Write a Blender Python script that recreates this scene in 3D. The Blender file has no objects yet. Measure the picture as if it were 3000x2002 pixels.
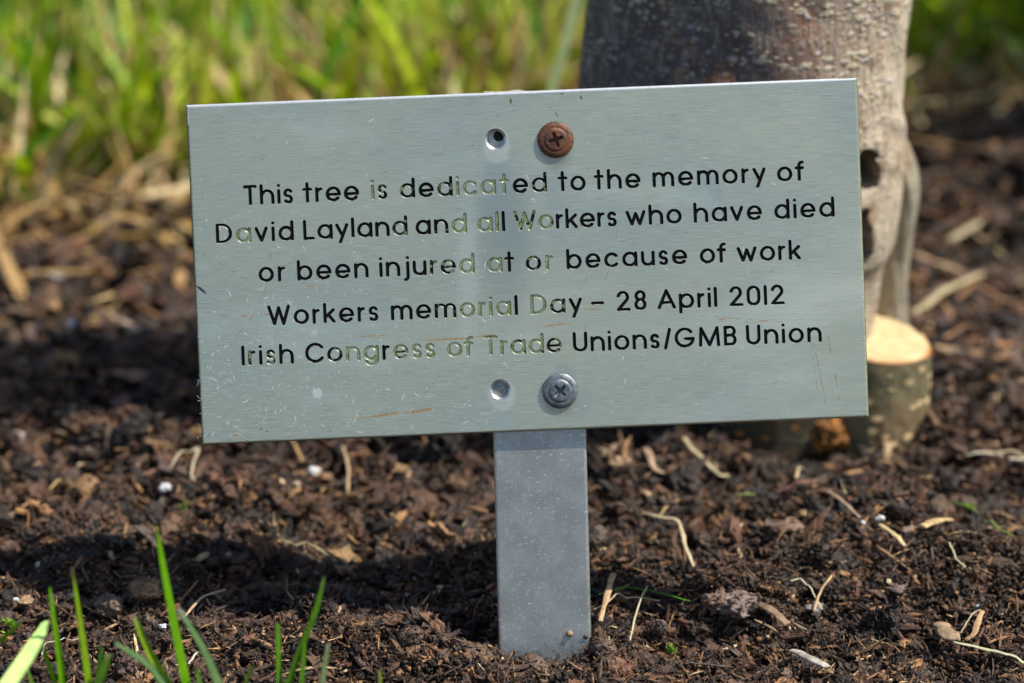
import bpy, math, random
import numpy as np
from mathutils import Matrix, Vector
from mathutils.geometry import delaunay_2d_cdt

SC = bpy.context.scene
COL = SC.collection
RNG = np.random.default_rng(7)
random.seed(7)
MM = 0.001

# ------------------------------------------------------------------ camera, sky, sun
PITCH, DELTA, YAW = math.radians(22.0), math.radians(2.85), math.radians(0.45)
D, W, H = 0.762, 3000.0, 2002.0
LENS = 90.0
S = D * 36.0 / LENS / W                       # metres per photo pixel at the plaque
cR = np.array([1.0, 0, 0])
cU = np.array([0, math.sin(PITCH), math.cos(PITCH)])
cF = np.array([0, math.cos(PITCH), -math.sin(PITCH)])
al = PITCH - DELTA
X0 = np.array([math.cos(YAW), math.sin(YAW), 0.0])
n0 = np.array([math.sin(YAW) * math.cos(al), -math.cos(YAW) * math.cos(al), math.sin(al)])
u0 = np.cross(n0, X0)


def rolled(deg):
    r = math.radians(deg)
    return X0 * math.cos(r) + u0 * math.sin(r), u0 * math.cos(r) - X0 * math.sin(r)


XS, US = rolled(1.35)                          # frame of the post
XP, UP = rolled(2.22)                          # frame of the plate
PLATE_BACK, PLATE_FRONT = 0.0005, 0.0028       # heights above the post's front face


def ray(px, py):
    k = S / D
    return cR * ((px - 1500) * k) + cU * ((1001 - py) * k) + cF


pc_cam = ray(1549, 765.5) * D                  # plate centre relative to the camera
post_pt = pc_cam - n0 * PLATE_FRONT
rb = ray(1598, 1925)
CAM = -(rb * (post_pt.dot(n0) / rb.dot(n0)))   # puts the post's foot at the world origin
PC = CAM + pc_cam

cam_d = bpy.data.cameras.new('camera')
cam_d.lens, cam_d.sensor_width = LENS, 36.0
cam_d.clip_start, cam_d.clip_end = 0.01, 500.0
cam_d.dof.use_dof = True
cam_d.dof.focus_distance = 0.764
cam_d.dof.aperture_fstop = 6.5
cam_d.dof.aperture_blades = 9
cam = bpy.data.objects.new('camera', cam_d)
COL.objects.link(cam)
M = Matrix.Identity(4)
for i in range(3):
    M[i][0], M[i][1], M[i][2], M[i][3] = cR[i], cU[i], -cF[i], CAM[i]
cam.matrix_world = M
SC.camera = cam

SUN_AZ, SUN_EL = math.radians(95), math.radians(57)     # clockwise from +Y
world = bpy.data.worlds.new('World')
SC.world = world
world.use_nodes = True
wn = world.node_tree.nodes
sky = wn.new('ShaderNodeTexSky')
sky.sky_type = 'NISHITA'
sky.sun_disc = False
sky.sun_elevation, sky.sun_rotation = SUN_EL, SUN_AZ
wn['Background'].inputs['Strength'].default_value = 0.10
world.node_tree.links.new(sky.outputs[0], wn['Background'].inputs['Color'])
sd = bpy.data.lights.new('sun', 'SUN')
sd.energy, sd.angle, sd.color = 5.0, math.radians(0.5), (1.0, 0.94, 0.85)
sun = bpy.data.objects.new('sun', sd)
COL.objects.link(sun)
SDIR = np.array([math.sin(SUN_AZ) * math.cos(SUN_EL), math.cos(SUN_AZ) * math.cos(SUN_EL), math.sin(SUN_EL)])
sun.rotation_euler = Vector(SDIR).to_track_quat('Z', 'Y').to_euler()
sun.location = (0.8, -0.5, 1.5)
SC.view_settings.view_transform = 'Standard'
SC.view_settings.look = 'None'
SC.view_settings.exposure = 0.5
SC.view_settings.gamma = 1.0


# ------------------------------------------------------------------ helpers
def hash2(ix, iy, seed):
    h = (ix.astype(np.int64) * 374761393 + iy.astype(np.int64) * 668265263 + seed * 974634777) & 0x7fffffff
    h = ((h ^ (h >> 13)) * 1274126177) & 0x7fffffff
    h = (h ^ (h >> 16)) & 0xffff
    return h / 32767.5 - 1.0


def vnoise(x, y, seed=0):
    x, y = np.asarray(x, float), np.asarray(y, float)
    ix, iy = np.floor(x), np.floor(y)
    fx, fy = x - ix, y - iy
    fx, fy = fx * fx * (3 - 2 * fx), fy * fy * (3 - 2 * fy)
    a, b = hash2(ix, iy, seed), hash2(ix + 1, iy, seed)
    c, d = hash2(ix, iy + 1, seed), hash2(ix + 1, iy + 1, seed)
    return (a * (1 - fx) + b * fx) * (1 - fy) + (c * (1 - fx) + d * fx) * fy


def to_mesh(name, V, faces, tint=None, matidx=None, smooth=False, extra=None):
    """faces: list of (n,k) index arrays."""
    me = bpy.data.meshes.new(name)
    V = np.asarray(V, dtype=np.float32)
    me.vertices.add(len(V))
    me.vertices.foreach_set('co', V.ravel())
    loops = np.concatenate([np.asarray(f, dtype=np.int32).ravel() for f in faces])
    tot = np.concatenate([np.full(len(f), np.asarray(f).shape[1], dtype=np.int32) for f in faces])
    start = np.concatenate([[0], np.cumsum(tot)[:-1]]).astype(np.int32)
    me.loops.add(len(loops))
    me.loops.foreach_set('vertex_index', loops)
    me.polygons.add(len(tot))
    me.polygons.foreach_set('loop_start', start)
    if matidx is not None:
        me.polygons.foreach_set('material_index', np.asarray(matidx, dtype=np.int32))
    me.polygons.foreach_set('use_smooth', np.full(len(tot), smooth, dtype=bool))
    if tint is not None:
        a = me.attributes.new('tint', 'FLOAT_COLOR', 'POINT')
        t = np.ones((len(V), 4), dtype=np.float32)
        t[:, :3] = tint
        a.data.foreach_set('color', t.ravel())
    for k, v in (extra or {}).items():
        a = me.attributes.new(k, 'FLOAT', 'POINT')
        a.data.foreach_set('value', np.asarray(v, dtype=np.float32))
    me.update(calc_edges=True)
    me.validate()
    return me


def add(name, me, mats, parent=None, **props):
    o = bpy.data.objects.new(name, me)
    COL.objects.link(o)
    for m in (mats if isinstance(mats, (list, tuple)) else [mats]):
        me.materials.append(m)
    if parent:
        o.parent = parent
    for k, v in props.items():
        o[k] = v
    return o


def grid_faces(nu, nv, closed=False):
    """quads of an nv-row, nu-column vertex grid"""
    j, i = np.meshgrid(np.arange(nv - 1), np.arange(nu if closed else nu - 1), indexing='ij')
    i2 = (i + 1) % nu
    return np.stack([j * nu + i, j * nu + i2, (j + 1) * nu + i2, (j + 1) * nu + i], -1).reshape(-1, 4)


class Nodes:
    def __init__(self, name):
        self.m = bpy.data.materials.new(name)
        self.m.use_nodes = True
        self.t = self.m.node_tree
        self.b = self.t.nodes['Principled BSDF']
        self.out = self.t.nodes['Material Output']

    def n(self, typ, **kw):
        nd = self.t.nodes.new('ShaderNode' + typ)
        for k, v in kw.items():
            setattr(nd, k, v)
        return nd

    def l(self, a, b):
        self.t.links.new(a, b)

    def put(self, sock, v):
        if hasattr(v, 'is_output'):
            self.l(v, sock)
        elif isinstance(v, (tuple, list)) and len(v) == 3 and sock.type == 'RGBA':
            sock.default_value = (*v, 1)
        else:
            sock.default_value = v

    def set(self, **kw):
        for k, v in kw.items():
            self.put(self.b.inputs[k.replace('_', ' ')], v)

    def coord(self, scale=(1, 1, 1), loc=(0, 0, 0), rot=(0, 0, 0), kind='POINT'):
        if not hasattr(self, 'tc'):
            self.tc = self.n('TexCoord')
        mp = self.n('Mapping', vector_type=kind)
        mp.inputs['Scale'].default_value = scale
        mp.inputs['Location'].default_value = loc
        mp.inputs['Rotation'].default_value = rot
        self.l(self.tc.outputs['Object'], mp.inputs[0])
        return mp.outputs[0]

    def noise(self, vec, scale=1.0, detail=4.0, rough=0.55, dist=0.0):
        nd = self.n('TexNoise')
        self.l(vec, nd.inputs['Vector'])
        for k, v in (('Scale', scale), ('Detail', detail), ('Roughness', rough), ('Distortion', dist)):
            nd.inputs[k].default_value = v
        return nd.outputs[0]

    def vor(self, vec, scale=1.0, rnd=1.0, feature='F1', out=0):
        nd = self.n('TexVoronoi', feature=feature)
        self.l(vec, nd.inputs['Vector'])
        nd.inputs['Scale'].default_value = scale
        nd.inputs['Randomness'].default_value = rnd
        return nd.outputs[out]

    def ramp(self, v, lo, hi, a=0.0, b=1.0, smooth=True):
        nd = self.n('MapRange')
        nd.interpolation_type = 'SMOOTHSTEP' if smooth else 'LINEAR'
        self.put(nd.inputs[0], v)
        for i, x in enumerate((lo, hi, a, b)):
            self.put(nd.inputs[i + 1], x)
        return nd.outputs[0]

    def math(self, op, a, b=0.0):
        nd = self.n('Math', operation=op)
        self.put(nd.inputs[0], a)
        self.put(nd.inputs[1], b)
        return nd.outputs[0]

    def mix(self, f, a, b, mode='MIX'):
        nd = self.n('Mix', data_type='RGBA', blend_type=mode)
        self.put(nd.inputs[0], f)
        self.put(nd.inputs[6], a)
        self.put(nd.inputs[7], b)
        return nd.outputs[2]

    def attr(self, name, fac=False):
        nd = self.n('Attribute', attribute_name=name)
        return nd.outputs['Fac' if fac else 'Color']

    def bump(self, h, strength=0.5, dist=0.001):
        nd = self.n('Bump')
        self.put(nd.inputs['Strength'], strength)
        nd.inputs['Distance'].default_value = dist
        self.l(h, nd.inputs['Height'])
        self.l(nd.outputs[0], self.b.inputs['Normal'])
        return nd

    def ellipse(self, c, r, rot=0.0, wob=0.0, nscale=400.0, lo=0.7, hi=1.0):
        """soft mask: 1 inside an ellipse of plate coordinates, 0 outside"""
        v = self.coord((r[0], r[1], 1.0), (c[0], c[1], 0.0), (0, 0, rot), 'TEXTURE')
        ln = self.n('VectorMath', operation='LENGTH')
        self.l(v, ln.inputs[0])
        d = ln.outputs['Value']
        if wob:
            nz = self.noise(self.coord(), nscale, 3.0)
            d = self.math('ADD', d, self.math('MULTIPLY', self.math('SUBTRACT', nz, 0.5), wob))
        return self.ramp(d, lo, hi, 1.0, 0.0)


def px_plate(px, py):
    """a photo pixel on the plate's front -> plate coordinates (metres from its centre)"""
    r = ray(px, py)
    P = r * (pc_cam.dot(n0) / r.dot(n0)) - pc_cam
    return np.array([P.dot(XP), P.dot(UP)])


# ------------------------------------------------------------------ ground relief
hole = None


def height(x, y):
    x, y = np.asarray(x, float), np.asarray(y, float)
    h = 0.0045 * vnoise(x / 0.045 + 3.3, y / 0.045, 1) + 0.0042 * vnoise(x / 0.017, y / 0.017 + 8.1, 2)
    h = h + 0.0027 * vnoise(x / 0.0068, y / 0.0068, 3) + 0.0011 * vnoise(x / 0.0027, y / 0.0027, 4)
    h = h * (1 + 0.7 * np.clip((y - 0.04) / 0.1, 0, 1))
    h = h - 0.009 * np.exp(-(((x - 0.092) / 0.032) ** 2 + ((y - 0.128) / 0.018) ** 2))
    h = h - 0.011 * np.exp(-(((x - 0.135) / 0.022) ** 2 + ((y - 0.130) / 0.016) ** 2))
    near = np.exp(-((x / 0.02) ** 2 + ((y + 0.001) / 0.012) ** 2))
    h = h * (1 - 0.85 * near) - 0.0034 * np.exp(-((x / 0.017) ** 2 + ((y + 0.004) / 0.009) ** 2))
    h = h + 0.004 * np.exp(-(((x - 0.019) / 0.008) ** 2 + ((y - 0.0) / 0.010) ** 2))
    h = h - 0.016 * np.exp(-(((x + 0.0235) / 0.0085) ** 2 + ((y - 0.0135) / 0.010) ** 2))
    h = h + 0.005 * np.exp(-(((x + 0.062) / 0.030) ** 2 + ((y - 0.004) / 0.016) ** 2))
    h = h + 0.004 * np.exp(-(((x - 0.12) / 0.06) ** 2 + ((y - 0.06) / 0.05) ** 2))
    h = h + 0.012 * vnoise(x / 0.22, y / 0.22, 9) * np.clip((y - 0.2) / 0.3, 0, 1)
    return h


def hmax(x, y, r=0.0016):
    return np.max([height(np.asarray(x) + dx, np.asarray(y) + dy) for dx in (-r, 0, r) for dy in (-r, 0, r)], axis=0)


def on_ground(px, py, dz=0.0):
    r = ray(px, py)
    z = 0.0
    for _ in range(6):
        t = (z + dz - CAM[2]) / r[2]
        P = CAM + r * t
        z = float(height(P[0], P[1]))
    return P


def at_y(px, py, y):
    r = ray(px, py)
    return CAM + r * ((y - CAM[1]) / r[1])


def at_z(px, py, z):
    r = ray(px, py)
    return CAM + r * ((z - CAM[2]) / r[2])


def graded(fine_lo, fine_hi, step, far, grow=1.13):
    core = list(np.arange(fine_lo, fine_hi + 1e-9, step))
    s, up = step, core[-1]
    hi = []
    while up < far:
        s *= grow
        up += s
        hi.append(up)
    s, dn = step, core[0]
    lo = []
    while dn > -far:
        s *= grow
        dn -= s
        lo.append(dn)
    return np.array(lo[::-1] + core + hi)


gx = graded(-0.24, 0.27, 0.0011, 90)
gy = graded(-0.05, 0.26, 0.0011, 90, 1.05)
GX, GY = np.meshgrid(gx, gy)
GZ = height(GX, GY)
fade = np.clip((np.hypot(GX, GY - 0.3) - 1.2) / 2.5, 0, 1)
GZ = GZ * (1 - fade) + fade * 0.05 * vnoise(GX / 2.0, GY / 2.0, 5)

m = Nodes('soil')
c = m.coord()
n1, n2 = m.noise(c, 160, 5), m.noise(c, 900, 4, 0.7)
soil = m.mix(m.ramp(n1, 0.35, 0.7), (0.009, 0.0055, 0.0038), (0.024, 0.014, 0.0095))
soil = m.mix(m.ramp(n2, 0.62, 0.75), soil, (0.06, 0.036, 0.022))
sep = m.n('SeparateXYZ')
m.l(c, sep.inputs[0])
far_n = m.noise(c, 3.0, 4)
lawn_f = m.ramp(m.math('ADD', sep.outputs[1], m.math('MULTIPLY', far_n, 0.3)), 0.72, 0.95)
back_f = m.ramp(m.math('ADD', sep.outputs[1], m.math('MULTIPLY', far_n, 0.4)), -0.9, -0.4, 1.0, 0.0)
lawn = m.mix(m.noise(c, 25, 5), (0.025, 0.055, 0.008), (0.09, 0.12, 0.03))
colr = m.mix(m.math('MAXIMUM', lawn_f, back_f), soil, lawn)
m.set(Base_Color=colr, Roughness=0.85)
m.b.inputs['Specular IOR Level'].default_value = 0.25
m.bump(n2, 0.9, 0.0012)
SOIL = m.m
add('ground', to_mesh('ground', np.stack([GX, GY, GZ], -1).reshape(-1, 3), [grid_faces(len(gx), len(gy))], smooth=True),
    SOIL, kind='structure')

# ------------------------------------------------------------------ shared materials
def tint_mat(name, rough, var=0.35, nscale=700.0, bump=0.5, bdist=0.0006, trans=0.0, spec=0.4, stretch=(1, 1, 1)):
    m = Nodes(name)
    c = m.coord(stretch)
    t = m.attr('tint')
    nz = m.noise(c, nscale, 4, 0.65)
    k = m.ramp(nz, 0.3, 0.7, 1 - var, 1 + var)
    cmb = m.n('CombineColor')
    for i in range(3):
        m.l(k, cmb.inputs[i])
    col = m.mix(1.0, t, cmb.outputs[0], 'MULTIPLY')
    m.set(Base_Color=col, Roughness=rough)
    m.b.inputs['Specular IOR Level'].default_value = spec
    if bump:
        m.bump(nz, bump, bdist)
    if trans:
        tr = m.n('BsdfTranslucent')
        m.l(col, tr.inputs[0])
        mx = m.n('MixShader')
        mx.inputs[0].default_value = trans
        m.l(m.b.outputs[0], mx.inputs[1])
        m.l(tr.outputs[0], mx.inputs[2])
        m.l(mx.outputs[0], m.out.inputs[0])
    return m.m


BARK_CHIP = tint_mat('bark_mulch', 0.62, 0.45, 900, 0.8, 0.0007, spec=0.45)
GRASS = tint_mat('grass_blade', 0.45, 0.15, 220, 0.0, trans=0.42, spec=0.2)
STRAW = tint_mat('dry_straw', 0.6, 0.25, 500, 0.4, 0.0004, trans=0.12)
STONE = tint_mat('pale_stone', 0.7, 0.25, 600, 0.5, 0.0005)
WOODCHIP = tint_mat('wood_chip', 0.65, 0.4, 260, 0.9, 0.0006, stretch=(1, 1, 1))

# ------------------------------------------------------------------ the sign
sign = bpy.data.objects.new('memorial_sign', None)
COL.objects.link(sign)
sign.empty_display_size = 0.05
MS = Matrix.Identity(4)
for i in range(3):
    MS[i][0], MS[i][1], MS[i][2] = XS[i], US[i], n0[i]
sign.matrix_world = MS
sign['label'] = 'rectangular brushed metal memorial plaque with engraved black lettering on a flat grey post'
sign['category'] = 'memorial sign'

corners = [px_plate(*p) for p in ((548, 305), (2516, 230), (2543, 1225), (588, 1302))]
PW = (corners[1][0] - corners[0][0] + corners[2][0] - corners[3][0]) / 2
PH = (corners[0][1] - corners[3][1] + corners[1][1] - corners[2][1]) / 2
PCX = sum(q[0] for q in corners) / 4
PCY = sum(q[1] for q in corners) / 4

# ---- engraving: round-ended single strokes, in photo-pixel units (x-height 35.5, cap 50)
R0 = 17.75


def arc(cx, cy, rx, a0, a1, ry=None, n=None):
    ry = rx if ry is None else ry
    n = n or max(4, int(abs(a1 - a0) / 13))
    return [(cx + rx * math.cos(math.radians(a0 + (a1 - a0) * i / n)), cy + ry * math.sin(math.radians(a0 + (a1 - a0) * i / n)))
            for i in range(n + 1)]


def segs(*pts):
    return [[pts[i], pts[i + 1]] for i in range(len(pts) - 1)]


RING = arc(R0, R0, R0, 0, 360)
HN = 16.3
TWO = [arc(15, 36, 14, 165, -32) + [(1, 0.5)], [(1, 0), (32, 0)]]
GLYPH = {
    'o': (35.5, [RING]),
    'a': (35.5, [RING, [(35.5, 0), (35.5, 35.5)]]),
    'd': (35.5, [RING, [(35.5, 0), (35.5, 51)]]),
    'b': (35.5, [RING, [(0, 0), (0, 51)]]),
    'p': (35.5, [RING, [(0, -15), (0, 35.5)]]),
    'g': (35.5, [RING, [(35.5, 35.5)] + arc(18.5, 1, 17, 0, -155)]),
    'e': (35.5, [[(1, 16.5), (35, 16.5)], [(35.2, 16.5)] + arc(R0, R0, R0, 3, 318)]),
    'c': (33, [arc(R0, R0, R0, 42, 318)]),
    's': (20, [arc(10, 26.4, 9.1, 28, 270) + arc(10, 8.6, 8.9, 90, -150)[1:]]),
    't': (19.5, [[(9.5, 0), (9.5, 51)], [(0, 34.5), (19.5, 34.5)]]),
    'r': (12.5, [[(0, 0), (0, 35.5)], arc(13, 21, 13, 180, 92)]),
    'h': (2 * HN + 1, [[(0, 0), (0, 51)], arc(HN + .5, 35.5 - HN, HN, 172, 0) + [(2 * HN + .5, 0)]]),
    'n': (2 * HN, [[(0, 0), (0, 35.5)], arc(HN, 35.5 - HN, HN, 172, 0) + [(2 * HN, 0)]]),
    'm': (54, [[(0, 0), (0, 35.5)], arc(13.5, 22, 13.5, 172, 0) + [(27, 0)], arc(40.5, 22, 13.5, 172, 0) + [(54, 0)]]),
    'u': (31, [[(31, 0), (31, 35.5)], [(0, 35.5)] + arc(15.5, 15.5, 15.5, 180, 352)]),
    'i': (0, [[(0, 0), (0, 35)], [(0, 49.2), (0, 49.8)]]),
    'j': (8, [[(8, 35)] + arc(-2, -5, 10, 0, -80), [(8, 49.2), (8, 49.8)]]),
    'l': (0, [[(0, 0), (0, 51)]]),
    'f': (18.5, [[(8, 0)] + arc(17.5, 41, 9.5, 180, 85), [(0, 34), (18.5, 34)]]),
    'k': (26, [[(0, 0), (0, 51)], [(1, 13), (25, 34.5)], [(10, 21), (26, 0)]]),
    'v': (29, segs((0, 35.5), (14.5, 0), (29, 35.5))),
    'y': (29, [[(0, 35.5), (16, 2.5)], [(29, 35.5), (8.5, -15)]]),
    'w': (49, segs((0, 35.5), (13, 0), (24.5, 31), (36, 0), (49, 35.5))),
    'T': (31, [[(0, 50), (31, 50)], [(15.5, 0), (15.5, 50)]]),
    'D': (38, segs((13, 0), (0, 0), (0, 50), (13, 50)) + [arc(13, 25, 25, 90, -90)]),
    'L': (24, segs((0, 50), (0, 0), (24, 0))),
    'W': (57, segs((0, 50), (15, 0), (28.5, 47), (42, 0), (57, 50))),
    'A': (45, segs((0, 0), (22.5, 50), (45, 0)) + [[(8, 15), (37, 15)]]),
    'U': (33, [[(0, 50)] + arc(16.5, 16.5, 16.5, 180, 360) + [(33, 50)]]),
    'G': (50, [arc(25, 25, 25, 42, 352), [(49.5, 21.5), (27, 21.5)]]),
    'M': (53, segs((0, 0), (3, 50), (26.5, 1), (50, 50), (53, 0))),
    'B': (28, segs((15, 50), (0, 50), (0, 0), (15, 0)) + [[(0, 26.5), (15, 26.5)], arc(15, 38.2, 11.8, 90, -90), arc(15, 13.2, 13.2, 90, -90)]),
    'C': (45, [arc(25, 25, 25, 38, 322)]),
    'I': (0, [[(0, 0), (0, 50)]]),
    '2': (32, TWO),
    '0': (31, [arc(15.5, 34.5, 15.5, 0, 180) + arc(15.5, 15.5, 15.5, 180, 360) + [(31, 34.5)]]),
    '1': (0, [[(0, 0), (0, 50)]]),
    '8': (27, [arc(13.5, 38.2, 11.8, 0, 360), arc(13.5, 13.2, 13.2, 0, 360)]),
    '-': (29, [[(0, 22), (29, 22)]]),
    '/': (14, [[(0, -3), (14, 51)]]),
}
# each line: (x, y) of the foot of two letters, then words with left and right edge and wear of each letter (0 black .. 9 bare)
LINES = [
    ((735, 602.2, 2343, 531.3), [('This', 713.5, 860, '0000'), ('tree', 886.7, 1053, '0000'), ('is', 1088, 1136, '74'),
     ('dedicated', 1171.6, 1603, '304987704'), ('to', 1634.6, 1716.6, '00'), ('the', 1740.7, 1877.4, '000'),
     ('memory', 1912.2, 2244.4, '000000'), ('of', 2277, 2357.3, '00')]),
    ((650, 714.9, 2440, 636.7), [('David', 633.3, 861.6, '36000'), ('Layland', 889, 1195, '0123224'), ('and', 1218, 1368.7, '138'),
     ('all', 1398.7, 1480.7, '682'), ('Workers', 1504.8, 1808.5, '5600200'), ('who', 1833.7, 1998, '000'),
     ('have', 2032.6, 2233.4, '0000'), ('died', 2269, 2445.9, '0000')]),
    ((817, 825.7, 2345, 761.6), [('or', 758, 836.7, '00'), ('been', 871, 1080.4, '0000'), ('injured', 1111.8, 1391.4, '0000449'),
     ('at', 1427.3, 1507.8, '62'), ('or', 1540.8, 1621.2, '48'), ('because', 1660, 2014.3, '0000000'),
     ('of', 2050.6, 2128.6, '00'), ('work', 2159.2, 2346.9, '0000')]),
    ((805, 954.3, 2290, 893), [('Workers', 784.5, 1109.8, '0000002'), ('memorial', 1145.7, 1518, '02377860'), ('Day', 1554.7, 1706.1, '840'),
     ('-', 1732.2, 1771, '0'), ('28', 1806, 1895.1, '00'), ('April', 1926.1, 2102, '00000'), ('2012', 2136.7, 2299.6, '0000')]),
    ((712, 1072.7, 2400, 1003.3), [('Irish', 708, 862, '14140'), ('Congress', 894.7, 1276.3, '24762588'), ('of', 1310.2, 1387.8, '99'),
     ('Trade', 1418, 1647, '69564'), ('Unions', 1679.2, 1934.3, '000000'), ('/', 1945, 1968, '0'), ('GMB', 1977, 2158.8, '000'),
     ('Union', 2186.5, 2408, '00000')]),
]
RP = 4.9                                         # stroke radius in photo pixels
strokes = []                                     # (points in plate metres, wear, closed)
for (xa, ya, xb, yb), words in LINES:
    sl = (yb - ya) / (xb - xa)
    th = -math.atan(sl)
    for w, xl, xr, wear in words:
        wid = [GLYPH[ch][0] + 2 * RP for ch in w]
        gap = (xr - xl - sum(wid)) / (len(w) - 1) if len(w) > 1 else 0
        x = xl
        for ch, wd, we in zip(w, wid, wear):
            sx = 1.0
            if len(w) == 1:
                sx = (xr - xl - 2 * RP) / GLYPH[ch][0]
            ox, oy = x + RP, ya + sl * (x - xa) - RP
            for st in GLYPH[ch][1]:
                pts = [px_plate(ox + gx_ * sx * math.cos(th) - gy_ * math.sin(th), oy - gx_ * sx * math.sin(th) - gy_ * math.cos(th))
                       for gx_, gy_ in st]
                closed = math.hypot(st[0][0] - st[-1][0], st[0][1] - st[-1][1]) < 1e-6
                strokes.append((np.array(pts), int(we) / 9.0, closed))
            x += wd + gap
RM = RP * S                                      # stroke radius in metres


def offset_loops(P, r, closed):
    if closed:
        P = P[:-1]
        T = np.roll(P, -1, 0) - np.roll(P, 1, 0)
        N = np.stack([-T[:, 1], T[:, 0]], 1) / np.linalg.norm(T, axis=1)[:, None]
        return [P + N * r, P - N * r]
    if len(P) == 2 and np.linalg.norm(P[1] - P[0]) > 5 * r:
        k = int(np.linalg.norm(P[1] - P[0]) / (2.2 * RM)) + 1
        P = np.array([P[0] + (P[1] - P[0]) * i / k for i in range(k + 1)])
    T = np.gradient(P, axis=0)
    N = np.stack([-T[:, 1], T[:, 0]], 1) / np.linalg.norm(T, axis=1)[:, None]
    a1 = math.atan2(N[-1][1], N[-1][0])
    a0 = math.atan2(-N[0][1], -N[0][0])
    cap1 = [P[-1] + r * np.array([math.cos(a1 - math.pi * i / 7), math.sin(a1 - math.pi * i / 7)]) for i in range(1, 7)]
    cap0 = [P[0] + r * np.array([math.cos(a0 - math.pi * i / 7), math.sin(a0 - math.pi * i / 7)]) for i in range(1, 7)]
    return [np.concatenate([P + N * r, cap1, (P - N * r)[::-1], cap0])]


HOLES = [(px_plate(1452, 408), 31 * S, 24.5 * S), (px_plate(1466, 1141), 30 * S, 24 * S)]
BEV = 0.0008
verts2, edges2 = [], []


def loop_in(L):
    b = len(verts2)
    verts2.extend((float(p[0]) * 1000, float(p[1]) * 1000) for p in L)
    edges2.extend((b + i, b + (i + 1) % len(L)) for i in range(len(L)))


hx, hy = PW / 2 - BEV, PH / 2 - BEV
nxs, nys = 40, 20
rect = [(PCX - hx + 2 * hx * i / nxs, PCY - hy) for i in range(nxs)] + [(PCX + hx, PCY - hy + 2 * hy * i / nys) for i in range(nys)] + \
       [(PCX + hx - 2 * hx * i / nxs, PCY + hy) for i in range(nxs)] + [(PCX - hx, PCY + hy - 2 * hy * i / nys) for i in range(nys)]
loop_in(rect)
for c2, ro, ri in HOLES:
    loop_in([c2 + ro * np.array([math.cos(2 * math.pi * i / 48), math.sin(2 * math.pi * i / 48)]) for i in range(48)])
for P, we, cl in strokes:
    for r in (RM, RM * 0.5):
        for L in offset_loops(P, r, cl):
            loop_in(L)
vo, eo, fo, *_ = delaunay_2d_cdt([Vector(v) for v in verts2], edges2, [], 0, 1e-5)
V2 = np.array([(v.x, v.y) for v in vo]) / 1000
F2 = np.array([f for f in fo if len(f) == 3])
cen = V2[F2].mean(1)


LOWSIDE = [None]


def sdf(Q):
    d = np.full(len(Q), 1.0)
    we = np.zeros(len(Q))
    lowside = np.zeros(len(Q))
    for P, w_, cl in strokes:
        lo, hi = P.min(0) - 2.2 * RM, P.max(0) + 2.2 * RM
        idx = np.nonzero(((Q > lo) & (Q < hi)).all(1))[0]
        if not len(idx):
            continue
        q = Q[idx]
        best = np.full(len(idx), 1.0)
        bl_ = np.zeros(len(idx))
        for a, b in zip(P[:-1], P[1:]):
            ab = b - a
            t = np.clip(((q - a) @ ab) / max(ab @ ab, 1e-16), 0, 1)
            off_ = q - a - t[:, None] * ab
            dd_ = np.linalg.norm(off_, axis=1)
            nearer = dd_ < best
            bl_[nearer] = -off_[nearer, 1] / RM
            best = np.minimum(best, dd_)
        up = best < d[idx]
        we[idx[up]] = w_
        d[idx[up]] = best[up]
        lowside[idx[up]] = bl_[up]
    LOWSIDE[0] = lowside
    return d, we


dv, wv = sdf(V2)
low_v = LOWSIDE[0].copy()
dc, _ = sdf(cen)
in_hole = np.zeros(len(cen), bool)
for c2, ro, ri in HOLES:
    in_hole |= np.linalg.norm(cen - c2, axis=1) < ro * 0.999
groove = (dc < RM * 0.985) & ~in_hole
flat = ~groove & ~in_hole
GD = 0.00034
zz = np.where(dv < RM * 0.97, -GD * np.sqrt(np.clip(1 - (dv / RM) ** 2, 0, 1)), 0.0)
e1, e2 = V2[F2[:, 1]] - V2[F2[:, 0]], V2[F2[:, 2]] - V2[F2[:, 0]]
sgn = e1[:, 0] * e2[:, 1] - e1[:, 1] * e2[:, 0]
F2[sgn < 0] = F2[sgn < 0][:, ::-1]
ok = np.abs(sgn) > 1e-16
# plate mesh: front, rounded rim, sides, back, hole walls, then scratch slivers
PV = [np.column_stack([V2, np.zeros(len(V2))])]
PF3, PF4, PM3, PM4 = [F2[flat & ok]], [], [np.zeros(int((flat & ok).sum()), int)], []
nb = len(V2)
TH = PLATE_FRONT - PLATE_BACK
rect = np.array(rect)
dirs = np.where(np.abs(rect - [PCX, PCY]) > np.array([hx, hy]) - 1e-6, np.sign(rect - [PCX, PCY]), 0)
rings = []
for out_, z in ((0, 0), (0.38, -0.06), (0.75, -0.25), (1.0, -0.7), (1.0, -TH / BEV + 0.4), (0.6, -TH / BEV)):
    PV.append(np.column_stack([rect + dirs * BEV * out_, np.full(len(rect), z * BEV - (0.000002 if out_ == 0 else 0))]))
    rings.append(nb)
    nb += len(rect)
nr = len(rect)
ar = np.arange(nr)
for k in range(len(rings) - 1):
    a, b = rings[k], rings[k + 1]
    PF4.append(np.stack([a + ar, b + ar, b + (ar + 1) % nr, a + (ar + 1) % nr], 1))
    side = (np.abs(dirs[:, 0]) > 0) & (k >= 2)
    top_ = (dirs[:, 1] > 0) & (k < 4)
    PM4.append(np.where(side, 1, np.where(top_, 7, 0)))
bl = rect + dirs * BEV * 0.6
bv, be = [tuple(q * 1000) for q in bl], [(i, (i + 1) % nr) for i in range(nr)]
for c2, ro, ri in HOLES:
    b0 = len(bv)
    bv += [tuple((c2 + ri * np.array([math.cos(2 * math.pi * i / 48), math.sin(2 * math.pi * i / 48)])) * 1000) for i in range(48)]
    be += [(b0 + i, b0 + (i + 1) % 48) for i in range(48)]
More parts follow.
